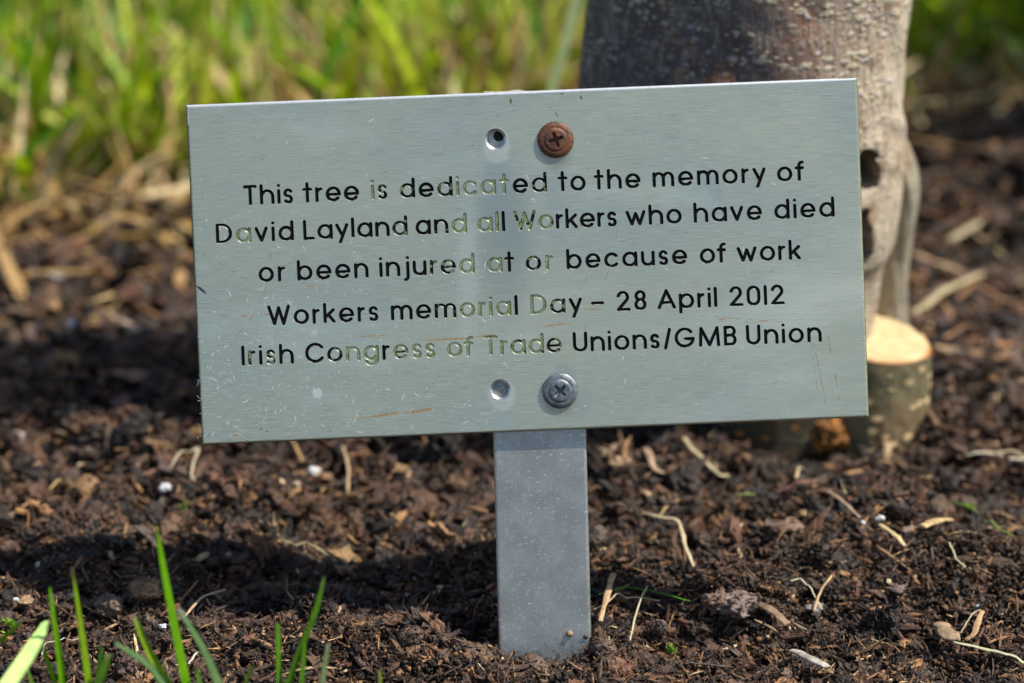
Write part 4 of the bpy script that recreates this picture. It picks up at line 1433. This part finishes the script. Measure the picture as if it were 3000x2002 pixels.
T1, T2, T3, T4 = (.50, .41, .25), (.36, .24, .11), (.56, .50, .36), (.30, .19, .10)
GRN, GRN2 = (.13, .33, .03), (.24, .36, .10)
STALKS = [
    ('straw', ((1885, 1555), (1945, 1566), (1985, 1610), (2010, 1660), (2030, 1712)), 17, T1, 'bent pale straw with a kink, lying right of the post', 'straw'),
    ('straw', ((1930, 1556), (1985, 1524)), 17, T2, 'short tan straw touching the top of the kinked straw', 'straw'),
    ('rootlet', ((1930, 1240), (1975, 1290), (2000, 1345), (2050, 1385), (2105, 1405), (2135, 1445)), 21, (.40, .33, .20), 'wavy pale rootlet running down from the dark foot of the tree', 'root'),
    ('straw', ((2822, 1360), (2920, 1372), (3030, 1388)), 20, T3, 'thick cream straw entering from the photo edge, right of the stub', 'straw'),
    ('straw', ((2905, 1380), (2960, 1402), (3030, 1426)), 14, T1, 'thinner cream straw just below the thick cream one at the edge', 'straw'),
    ('hollow_stalk', ((2573, 1580), (2648, 1652)), 24, (.52, .40, .20), 'yellowish hollow stalk piece below two white crumbs', 'stalk'),
    ('wood_splinter', ((2698, 1596), (2782, 1570)), 30, (.42, .30, .14), 'broad yellow-tan splinter beside the pinkish flat chip', 'splinter'),
    ('straw', ((2778, 1632), (2800, 1665), (2842, 1722)), 9, (.36, .36, .2), 'thin grey-green straw with a swollen pale tip', 'straw'),
    ('straw', ((2314, 1752), (2340, 1735), (2375, 1745), (2410, 1768)), 10, (.44, .39, .27), 'arched grey straw curving over dark crumbs', 'straw'),
    ('straw', ((2378, 1846), (2402, 1810), (2432, 1780)), 13, (.50, .34, .17), 'straight tan straw pointing up beside the brown chip', 'straw'),
    ('wood_splinter', ((1795, 1738), (1776, 1800), (1757, 1862)), 19, (.38, .25, .14), 'upright brownish splinter next to the foot of the post', 'splinter'),
    ('straw', ((1738, 1837), (1800, 1822), (1860, 1806), (1930, 1826)), 9, (.52, .44, .27), 'flat pale straw arching right from the post foot', 'straw'),
    ('straw', ((1897, 1756), (1876, 1835), (1858, 1880), (1844, 1926)), 9, (.48, .45, .28), 'pale straw crossing under the green blade near the post', 'straw'),
    ('green_blade', ((1752, 1778), (1830, 1784), (1930, 1808), (2018, 1834)), 7, (.10, .33, .02), 'single thin green blade lying beside the post foot', 'grass blade'),
    ('bark_strip', ((2318, 1952), (2360, 1975), (2420, 2012)), 32, (.36, .32, .27), 'pale grey bark strip at the bottom of the photo', 'bark'),
    ('wood_splinter', ((2222, 1812), (2262, 1842), (2306, 1876)), 33, (.17, .105, .06), 'chunky dark brown splinter with ridged grain', 'splinter'),
    ('wood_splinter', ((2752, 1872), (2776, 1910), (2804, 1948)), 56, (.24, .17, .10), 'wide tan-brown splinter, largest near the lower corner', 'splinter'),
    ('straw', ((2868, 1824), (2842, 1866), (2812, 1905)), 7, (.42, .35, .2), 'thin straw leaning beside two tan splinters', 'straw'),
    ('wood_splinter', ((2874, 1846), (2852, 1890), (2826, 1926)), 19, (.34, .21, .11), 'narrow reddish-tan splinter parallel to a thin straw', 'splinter'),
    ('green_blade', ((2775, 1517), (2850, 1550), (2920, 1592), (3020, 1668)), 13, (.13, .24, .035), 'green blade with a tan tip slanting to the photo edge', 'grass blade'),
    ('straw', ((2785, 1967), (2870, 1972), (2950, 1990), (3020, 2000)), 22, (.42, .40, .25), 'broad pale straw low at the bottom corner', 'straw'),
    ('straw', ((540, 1856), (598, 1812), (662, 1774)), 15, (.50, .37, .2), 'tan stalk slanting behind the tall green blade', 'straw'),
    ('straw', ((128, 1972), (136, 1948), (175, 1926), (234, 1914)), 8, (.50, .47, .34), 'thin curled pale straw among the green blades', 'straw'),
    ('rootlet', ((555, 2010), (568, 1980), (582, 1958)), 9, (.60, .56, .46), 'short whitish rootlet under the green blades', 'root'),
    ('straw', ((758, 1622), (850, 1640), (920, 1650), (984, 1684)), 8, (.36, .33, .16), 'long thin greenish straw arching over the shaded mulch', 'straw'),
    ('twig', ((1008, 1415), (1024, 1445), (1020, 1486)), 15, (.42, .28, .16), 'short crooked tan twig under the plaque', 'twig'),
    ('straw', ((1094, 1296), (1132, 1362)), 16, (.50, .42, .22), 'straight yellow straw just below the plaque edge', 'straw'),
    ('twig', ((815, 1306), (856, 1342), (888, 1388)), 15, (.38, .24, .10), 'orange-tan twig below the plaque beside the white shell', 'twig'),
    ('straw', ((492, 1390), (588, 1386), (566, 1412), (560, 1440), (572, 1462)), 14, (.40, .34, .22), 'sharply folded grey straw left of the post', 'straw'),
    ('wood_splinter', ((326, 968), (375, 1005), (440, 1046)), 24, (.42, .29, .21), 'pinkish splinter left of the plaque, blurred', 'splinter'),
    ('dry_stalk', ((552, 560), (535, 625), (500, 672), (455, 695)), 40, (.48, .40, .22), 'thick curved dry stalk emerging from behind the plaque', 'stalk'),
    ('dry_stalk', ((575, 395), (520, 440), (470, 490), (440, 545)), 34, (.45, .35, .19), 'thick dry stalk arching above the curved one, left of the plaque', 'stalk'),
    ('straw', ((455, 700), (380, 690), (330, 715), (228, 708)), 26, (.46, .34, .18), 'pale blurred straw lying flat left of the plaque', 'straw'),
    ('straw', ((2672, 962), (2760, 925), (2872, 868)), 38, (.44, .36, .20), 'thick pale straw resting behind the sawn stub', 'straw'),
    ('straw', ((2752, 878), (2790, 820)), 26, (.34, .27, .15), 'short dull straw standing behind the thick pale one', 'straw'),
    ('straw', ((2775, 735), (2880, 728), (2920, 745)), 42, (.42, .34, .20), 'broad blurred straw right of the tree shoot', 'straw'),
    ('straw', ((150, 1495), (182, 1440)), 14, (.42, .30, .12), 'small tan straw on dark mulch at the left', 'straw'),
    ('straw', ((160, 1262), (290, 1238)), 12, (.33, .34, .2), 'long pale grey straw lying level left of the plaque foot', 'straw'),
    ('straw', ((-20, 862), (80, 858), (200, 848)), 26, (.42, .44, .40), 'whitish blurred straw at the left photo edge', 'straw'),
    ('wood_splinter', ((2270, 1492), (2330, 1480), (2385, 1470)), 28, (.17, .09, .06), 'reddish-brown splinter lying level below the tree foot', 'splinter'),
    ('wood_splinter', ((1868, 1368), (1905, 1400), (1945, 1440)), 26, (.27, .18, .11), 'tan splinter slanting down right of the post', 'splinter'),
    ('twig', ((2420, 1492), (2475, 1530), (2515, 1560)), 18, (.30, .21, .14), 'brownish twig ending at a white crumb', 'twig'),
    ('straw', ((2330, 1460), (2340, 1432), (2362, 1428)), 15, (.48, .37, .22), 'tiny hooked pale straw below the tree foot', 'straw'),
    ('green_blade', ((2158, 1500), (2210, 1518)), 16, (.27, .36, .10), 'short light green leaf piece on mulch below the plaque', 'leaf'),
]
for i, (nm, pts, w, tint, lab, cat) in enumerate(STALKS):
    rigid = nm in ('wood_splinter', 'bark_strip')
    stalk(nm, pts, w, tint, lab, cat, lift=0.0058, flat=0.32 if rigid else 0.36, mat=WOODCHIP if rigid else (GRASS if nm == 'green_blade' else STRAW),
          taper=0.9 if rigid else 0.72, arch=0.004 if nm == 'dry_stalk' else 0.0008, seed=i)


def lump(name, px, py, wpx, hpx, tint, label, cat, mat, kind='crumb', yaw=0.0, seed=0, lift=0.0012, tilt=0.35):
    P = on_ground(px, py, 0.002)
    sc = S * (P[1] * .93 + D) / D * (0.68 if mat is STONE else 1.0)
    if kind == 'crumb':
        v, f = proto_crumb(3, .09, seed + 900)
        v = v / np.abs(v).max(0)
        v = v * (1 + .28 * vnoise(v[:, 0:1] * 1.8 + seed, v[:, 1:2] * 1.8 + v[:, 2:3] * 1.3, seed) + .14 * vnoise(v[:, 0:1] * 4.5 + v[:, 2:3] * 2 + seed, v[:, 1:2] * 4.5 - v[:, 2:3], seed))
        v = v * np.array([wpx / 2, wpx / 2 * .8, hpx / 2]) * sc
    else:
        v, f = proto_flake(seed + 900, 15)
        v = v / np.abs(v[:, :2]).max(0).tolist()[0] * np.array([1, 1, 1])
        v = v * np.array([wpx / 2, wpx / 2, wpx / 2]) * sc
    c_, s_ = math.cos(tilt), math.sin(tilt)          # tip the near edge down so that the upper face shows
    v = np.column_stack([v[:, 0], v[:, 1] * c_ - v[:, 2] * s_, v[:, 1] * s_ + v[:, 2] * c_])
    c_, s_ = math.cos(yaw), math.sin(yaw)
    v = np.column_stack([v[:, 0] * c_ - v[:, 1] * s_, v[:, 0] * s_ + v[:, 1] * c_, v[:, 2]])
    z = float(hmax(P[0], P[1], 0.0022))
    v = v + np.array([P[0], P[1], z + lift - v[:, 2].min() * 0.8])
    return thing_mesh(name, v, f, tint, mat, label, cat, smooth=(kind == 'crumb'))


WH = (.60, .61, .62)
LUMPS = [
    ('white_pebble', 487, 1468, 58, 32, WH, 'bright white pebble left of the plaque foot beside green moss', 'pebble', STONE, 'crumb', -.4),
    ('snail_shell', 922, 1390, 60, 34, (.66, .64, .62), 'curled whitish shell lying below the plaque', 'shell', STONE, 'crumb', .5),
    ('round_pebble', 870, 1496, 42, 46, (.36, .27, .18), 'round brown and white pebble on the mulch', 'pebble', STONE, 'crumb', 0),
    ('white_crumb', 113, 1700, 22, 38, WH, 'upright white crumb on a brown chip behind the green blades', 'pebble', STONE, 'crumb', .7),
    ('white_crumb', 50, 1800, 28, 22, WH, 'white crumb below a brown chip near the left edge', 'pebble', STONE, 'crumb', 0),
    ('white_crumb', 100, 1938, 34, 26, WH, 'lumpy white crumb beside the broad pale green blade', 'pebble', STONE, 'crumb', -.6),
    ('white_crumb', 478, 1856, 36, 18, (.6, .62, .68), 'flat bluish white crumb behind the tall green blade', 'pebble', STONE, 'crumb', 0),
    ('white_crumb', 2577, 1540, 42, 36, (.8, .8, .78), 'largest bright white crumb, right of a brownish twig', 'pebble', STONE, 'crumb', .3),
    ('white_crumb', 2526, 1557, 26, 26, WH, 'white crumb at the end of the brownish twig', 'pebble', STONE, 'crumb', 0),
    ('white_crumb', 2708, 1383, 24, 22, WH, 'small white crumb on mulch below the sawn stub', 'pebble', STONE, 'crumb', 0),
    ('white_crumb', 2861, 1800, 17, 26, WH, 'tiny white crumb near the narrow reddish splinter', 'pebble', STONE, 'crumb', .4),
    ('seed_husk', 2010, 1562, 28, 13, (.62, .58, .44), 'oval pale husk right of the kinked straw', 'husk', STONE, 'crumb', 0),
    ('seed_husk', 2066, 1561, 22, 16, (.60, .56, .42), 'oval pale husk standing slightly tilted beside another', 'husk', STONE, 'crumb', .5),
    ('tan_chunk', 2349, 1546, 34, 36, (.55, .38, .16), 'yellow-tan chunk on mulch below a reddish splinter', 'chunk', STONE, 'crumb', .2),
    ('tan_chunk', 2138, 1584, 26, 34, (.48, .37, .24), 'pale tan chunk below the oval husks', 'chunk', STONE, 'crumb', .2),
    ('pale_bark_piece', 45, 1190, 105, 34, (.30, .26, .235), 'long whitish bark piece, blurred, at the left photo edge', 'bark', STONE, 'crumb', -.3),
    ('bluish_pebble', 222, 1036, 46, 22, (.32, .36, .48), 'small bluish pebble, blurred, left of the plaque', 'pebble', STONE, 'crumb', -.2),
    ('bark_flake', 395, 1192, 120, 40, (.22, .135, .095), 'pinkish bark flake left of the plaque, upper of two', 'bark', WOODCHIP, 'flake', .3),
    ('bark_flake', 372, 1232, 110, 36, (.19, .115, .085), 'pinkish bark flake left of the plaque, lower of two', 'bark', WOODCHIP, 'flake', -.1),
    ('bark_flake', 445, 1382, 72, 50, (.20, .10, .065), 'triangular red-brown flake behind the folded straw', 'bark', WOODCHIP, 'flake', .8),
    ('bark_chunk', 318, 1832, 92, 62, (.15, .10, .075), 'blocky grey-brown bark chunk between green blades', 'bark', WOODCHIP, 'crumb', -.4),
    ('bark_chunk', 428, 1765, 110, 48, (.21, .13, .06), 'yellow-flecked bark chunk behind the tall green blade', 'bark', WOODCHIP, 'crumb', .2),
    ('soil_clod', 385, 1962, 96, 66, (.085, .052, .038), 'rounded brown soil clod at the bottom among green blades', 'soil clod', WOODCHIP, 'crumb', 0),
    ('bark_flake', 1010, 1698, 80, 40, (.20, .115, .075), 'reddish flake at the edge of the plaque shadow', 'bark', WOODCHIP, 'flake', .2),
    ('bark_flake', 1122, 1694, 66, 30, (.19, .11, .075), 'smaller reddish flake right of a similar one', 'bark', WOODCHIP, 'flake', -.4),
    ('bark_flake', 2664, 1582, 66, 56, (.25, .165, .125), 'flat pinkish six-sided chip on the mulch', 'bark', WOODCHIP, 'flake', .4),
    ('bark_flake', 2630, 1706, 76, 54, (.16, .11, .09), 'greyish squarish chip below the pinkish one', 'bark', WOODCHIP, 'flake', -.3),
    ('bark_flake', 2388, 1702, 70, 50, (.17, .14, .13), 'slate-grey slanted chip right of the kinked straw', 'bark', WOODCHIP, 'flake', 1.0),
    ('bark_chunk', 2102, 1752, 96, 60, (.14, .085, .06), 'large brown chunk right of the post', 'bark', WOODCHIP, 'crumb', .3),
    ('bark_chunk', 2160, 1872, 130, 50, (.16, .11, .09), 'grey layered bark chunk near the green moss sprig', 'bark', WOODCHIP, 'crumb', -.3),
    ('bark_chunk', 1928, 1892, 64, 60, (.13, .09, .075), 'small greyish chunk left of the green moss sprig', 'bark', WOODCHIP, 'crumb', .1),
    ('bark_flake', 1322, 1806, 92, 70, (.075, .055, .04), 'dark flake half buried in the hollow beside the post', 'bark', WOODCHIP, 'flake', .6),
    ('soil_clod', 1205, 1885, 100, 60, (.085, .052, .036), 'crumbly soil clod left of the hollow', 'soil clod', WOODCHIP, 'crumb', 0),
    ('soil_clod', 800, 1760, 80, 60, (.09, .052, .035), 'crumbly soil clod at the foot of the shadow, left', 'soil clod', WOODCHIP, 'crumb', 0),
    ('soil_clod', 1075, 1735, 56, 46, (.085, .05, .036), 'round soil clod below the reddish flakes', 'soil clod', WOODCHIP, 'crumb', 0),
    ('soil_clod', 1385, 1930, 120, 44, (.10, .062, .042), 'soil clod touching the left corner of the post', 'soil clod', WOODCHIP, 'crumb', 0),
    ('soil_clod', 1560, 1962, 120, 46, (.11, .068, .045), 'soil clod heaped against the front of the post', 'soil clod', WOODCHIP, 'crumb', 0),
    ('soil_clod', 1770, 1905, 90, 56, (.085, .054, .038), 'soil clod touching the right corner of the post', 'soil clod', WOODCHIP, 'crumb', 0),
    ('bark_flake', 2300, 1585, 130, 50, (.13, .078, .055), 'broad brown flake below the yellow-tan chunk', 'bark', WOODCHIP, 'flake', .25),
    ('bark_flake', 75, 1780, 60, 40, (.26, .16, .09), 'tan brown chip carrying a white crumb near the left edge', 'bark', WOODCHIP, 'flake', .9),
    ('bark_flake', 106, 1765, 60, 30, (.16, .09, .05), 'upright red-brown chip behind the thin green blade', 'bark', WOODCHIP, 'flake', -1.0),
]
for i, (nm, px, py, w, h_, tint, lab, cat, mat, kind, yaw) in enumerate(LUMPS):
    lump(nm, px, py, w, h_, tint, lab, cat, mat, kind, yaw, seed=i, lift=0.0035 if nm != 'soil_clod' else -0.0005, tilt=0.35 if kind == 'crumb' else 0.5)


# crumbs of soil stuck to the face of the post
for px, py, r_, lab in ((1668, 1857, 9, 'pale soil crumb stuck to the lower face of the post'), (1716, 1866, 7, 'dark soil crumb stuck near the right edge of the post foot'),
                        (1508, 1908, 7, 'dark soil crumb stuck low on the left of the post')):
    q = at_y(px, py, 0.0)
    r3 = ray(px, py)
    P = CAM + r3 * ((post_pt + CAM - CAM).dot(n0) / r3.dot(n0))
    v, f = proto_crumb(2, .2, px)
    thing_mesh('soil_crumb', v * r_ * S + P + n0 * r_ * S * 0.5, f, (.30, .20, .12) if r_ == 9 else (.06, .04, .025), WOODCHIP, lab, 'soil crumb')


# small tufts of moss
def moss(px, py, wpx, hpx, label):
    P = on_ground(px, py, 0.002)
    P[2] = float(height(P[0], P[1])) + 0.002
    n = 70
    az = RNG.uniform(0, 6.28, n)
    r = RNG.uniform(0, wpx * S / 2.2, n)
    b = np.column_stack([P[0] + r * np.cos(az), P[1] + r * np.sin(az), np.full(n, P[2]) + RNG.uniform(0, hpx * S * .7, n)])
    t = np.array([(.20, .36, .03), (.30, .42, .06), (.14, .30, .02)])[RNG.integers(0, 3, n)]
    v, f, tt = blades(b, RNG.uniform(.001, .0022, n), RNG.uniform(0, 6.28, n), RNG.uniform(.2, .9, n), RNG.uniform(0, .2, n), RNG.uniform(.0006, .001, n), t, 3)
    return thing_mesh('moss', v, f, tt, GRASS, label, 'moss')


moss(1965, 1930, 26, 62, 'bright green moss sprig near the post foot')
moss(545, 1500, 80, 30, 'yellow-green moss tuft beside the bright white pebble')
moss(30, 1870, 60, 40, 'green moss at the left edge by a small green blade')
moss(2840, 1500, 36, 30, 'small green tuft at the tip of the slanting blade')


# ------------------------------------------------------------------ single grass blades
def blade_px(pts, y, tint, label, wtip=0.35, lean_y=0.0, root=True, name='grass_blade', group='green grass blades in front', tip=None, face=(.75, -.75, .25)):
    """pts: (px, py, width px) from tip down to the root"""
    P = np.array([at_y(p[0], p[1], y + lean_y * i) for i, p in enumerate(pts)])
    k_ = S * ((y - 0.0) * .93 + D) / D
    w = np.array([p[2] for p in pts]) * k_ * 0.92
    if root and P[-1][2] > -0.005:
        d = P[-1] - P[-2]
        P = np.concatenate([P, [P[-1] + d * (P[-1][2] + 0.008) / max(-d[2], 1e-4)]])
        w = np.append(w, w[-1] * .8)
    n = 18
    s = np.linspace(0, 1, len(P))
    ss = np.linspace(0, 1, n)
    Q = np.column_stack([np.interp(ss, s, P[:, i]) for i in range(3)])
    for _ in range(2):
        Q[1:-1] = (Q[:-2] + 2 * Q[1:-1] + Q[2:]) / 4
    ww = np.interp(ss, s, w) / 2
    T = np.gradient(Q, axis=0)
    T /= np.linalg.norm(T, axis=1)[:, None]
    A = np.cross(T, face)
    A /= np.linalg.norm(A, axis=1)[:, None]
    N = np.cross(A, T)
    cols = np.array([-1, -.5, 0, .5, 1])
    fold = np.array([.0, .10, .22, .10, 0])
    V = Q[:, None] + (A[:, None] * cols[None, :, None] + N[:, None] * fold[None, :, None]) * ww[:, None, None]
    V2_ = V - N[:, None] * 0.00012
    a = V.reshape(-1, 3)
    b = V2_.reshape(-1, 3)
    q = grid_faces(5, n)
    t = np.repeat(np.array(tint)[None], n * 10, 0)
    if tip is not None:
        f_ = np.clip(1 - np.tile(np.repeat(ss, 5), 2) / 0.14, 0, 1)[:, None]
        t = t * (1 - f_) + np.array(tip) * f_
    edge_l = np.arange(n - 1) * 5
    F = [q, q[:, ::-1] + n * 5, np.stack([edge_l, edge_l + n * 5, edge_l + 5 + n * 5, edge_l + 5], 1),
         np.stack([edge_l + 4, edge_l + 9, edge_l + 9 + n * 5, edge_l + 4 + n * 5], 1)]
    o = thing_mesh(name, np.concatenate([a, b]), F, t, GRASS, label, 'grass blade', group)
    return o


G1, G2, G3, G4 = (.17, .42, .008), (.26, .44, .015), (.40, .60, .16), (.14, .26, .09)
Y0 = -0.062
blade_px([(458, 1538, 6), (470, 1610, 18), (490, 1720, 26), (515, 1850, 30), (548, 2010, 34)], Y0, G1, 'tallest green blade in front, left of the post', tip=(.10, .12, .03))
blade_px([(212, 1665, 4), (228, 1770, 15), (244, 1880, 22), (262, 2010, 27)], Y0, G2, 'tall narrow blade with a reddish-brown edge', tip=(.14, .09, .03))
blade_px([(146, 1722, 6), (157, 1800, 18), (172, 1900, 24), (186, 2010, 28)], Y0, G1, 'upright dark green blade beside the broad pale one')
blade_px([(132, 1822, 26), (118, 1858, 44), (75, 1930, 52), (18, 2012, 52)], Y0 + .012, (.62, .84, .30), 'broad pale green blade with a rounded tip, lower left corner', lean_y=-.010, face=(-.1, -.8, .6))
blade_px([(70, 1812, 6), (40, 1846, 14), (-8, 1884, 18)], Y0 + .012, G2, 'small green blade pointing up at the left edge')
blade_px([(395, 1806, 16), (415, 1860, 22), (445, 1925, 26), (498, 2012, 30)], Y0, G2, 'green blade with a blunt cut tip leaning left', tip=(.30, .34, .14))
blade_px([(320, 1916, 28), (308, 1955, 36), (286, 2012, 38)], Y0, (.17, .36, .04), 'short wide green blade with a pale cut tip', tip=(.5, .5, .25))
blade_px([(524, 1784, 14), (560, 1840, 18), (600, 1905, 22), (645, 2012, 30)], Y0 - .006, G4, 'dull bluish green blade leaning right of the tallest', tip=(.30, .34, .30))
blade_px([(338, 1884, 10), (390, 1915, 18), (436, 1945, 20), (470, 1990, 22)], Y0 - .006, G4, 'dull green blade lying across the blunt-tipped one')
blade_px([(120, 1872, 6), (136, 1930, 13), (166, 2012, 20)], Y0, G1, 'thin green blade behind the broad pale one')
blade_px([(74, 1942, 5), (86, 1975, 10), (99, 2012, 13)], Y0, (.20, .36, .03), 'thin bright blade in front of the broad pale one')
blade_px([(950, 1690, 9), (935, 1760, 21), (912, 1830, 27), (885, 1890, 28), (842, 2012, 30)], Y0, (.15, .36, .025), 'tall green blade leaning right toward the post', tip=(.20, .26, .08))
blade_px([(814, 1828, 15), (817, 1910, 21), (820, 2012, 23)], Y0, (.15, .36, .025), 'upright green blade left of the leaning one')
blade_px([(962, 1886, 16), (952, 1950, 20), (944, 2012, 22)], Y0 - .004, (.26, .36, .16), 'pale greyish green blade stub nearest the post', tip=(.40, .38, .28))
blade_px([(893, 1880, 12), (888, 1950, 20), (884, 2012, 22)], Y0, (.13, .30, .02), 'short green blade crossing the leaning one')
blade_px([(1112, 1966, 8), (1114, 1990, 14), (1115, 2014, 16)], Y0, (.24, .30, .05), 'small yellowish blade tip at the bottom edge')
blade_px([(742, 1950, 12), (728, 1980, 16), (716, 2014, 18)], Y0, (.16, .28, .04), 'short green blade tip near the bottom edge, left of the upright one')
blade_px([(578, 1960, 10), (582, 1985, 16), (590, 2014, 20)], Y0, (.10, .24, .03), 'short dark blade at the bottom edge beside the bluish one')
blade_px([(298, 1890, 8), (292, 1945, 16), (284, 2012, 20)], Y0 + .006, (.05, .20, .01), 'dark green blade behind the short wide one')
# single tall blades in the grass behind
blade_px([(1712, -60, 40), (1690, 0, 48), (1660, 120, 44), (1620, 250, 38), (1606, 330, 34)], 0.36, (.55, .66, .36), 'tall pale green blade standing left of the tree trunk', group='single blades behind')
blade_px([(2850, 40, 26), (2900, 78, 40), (2960, 125, 42), (3030, 190, 40)], 0.62, (.20, .40, .05), 'bright green blade slanting in the dark grass, upper corner', group='single blades behind')
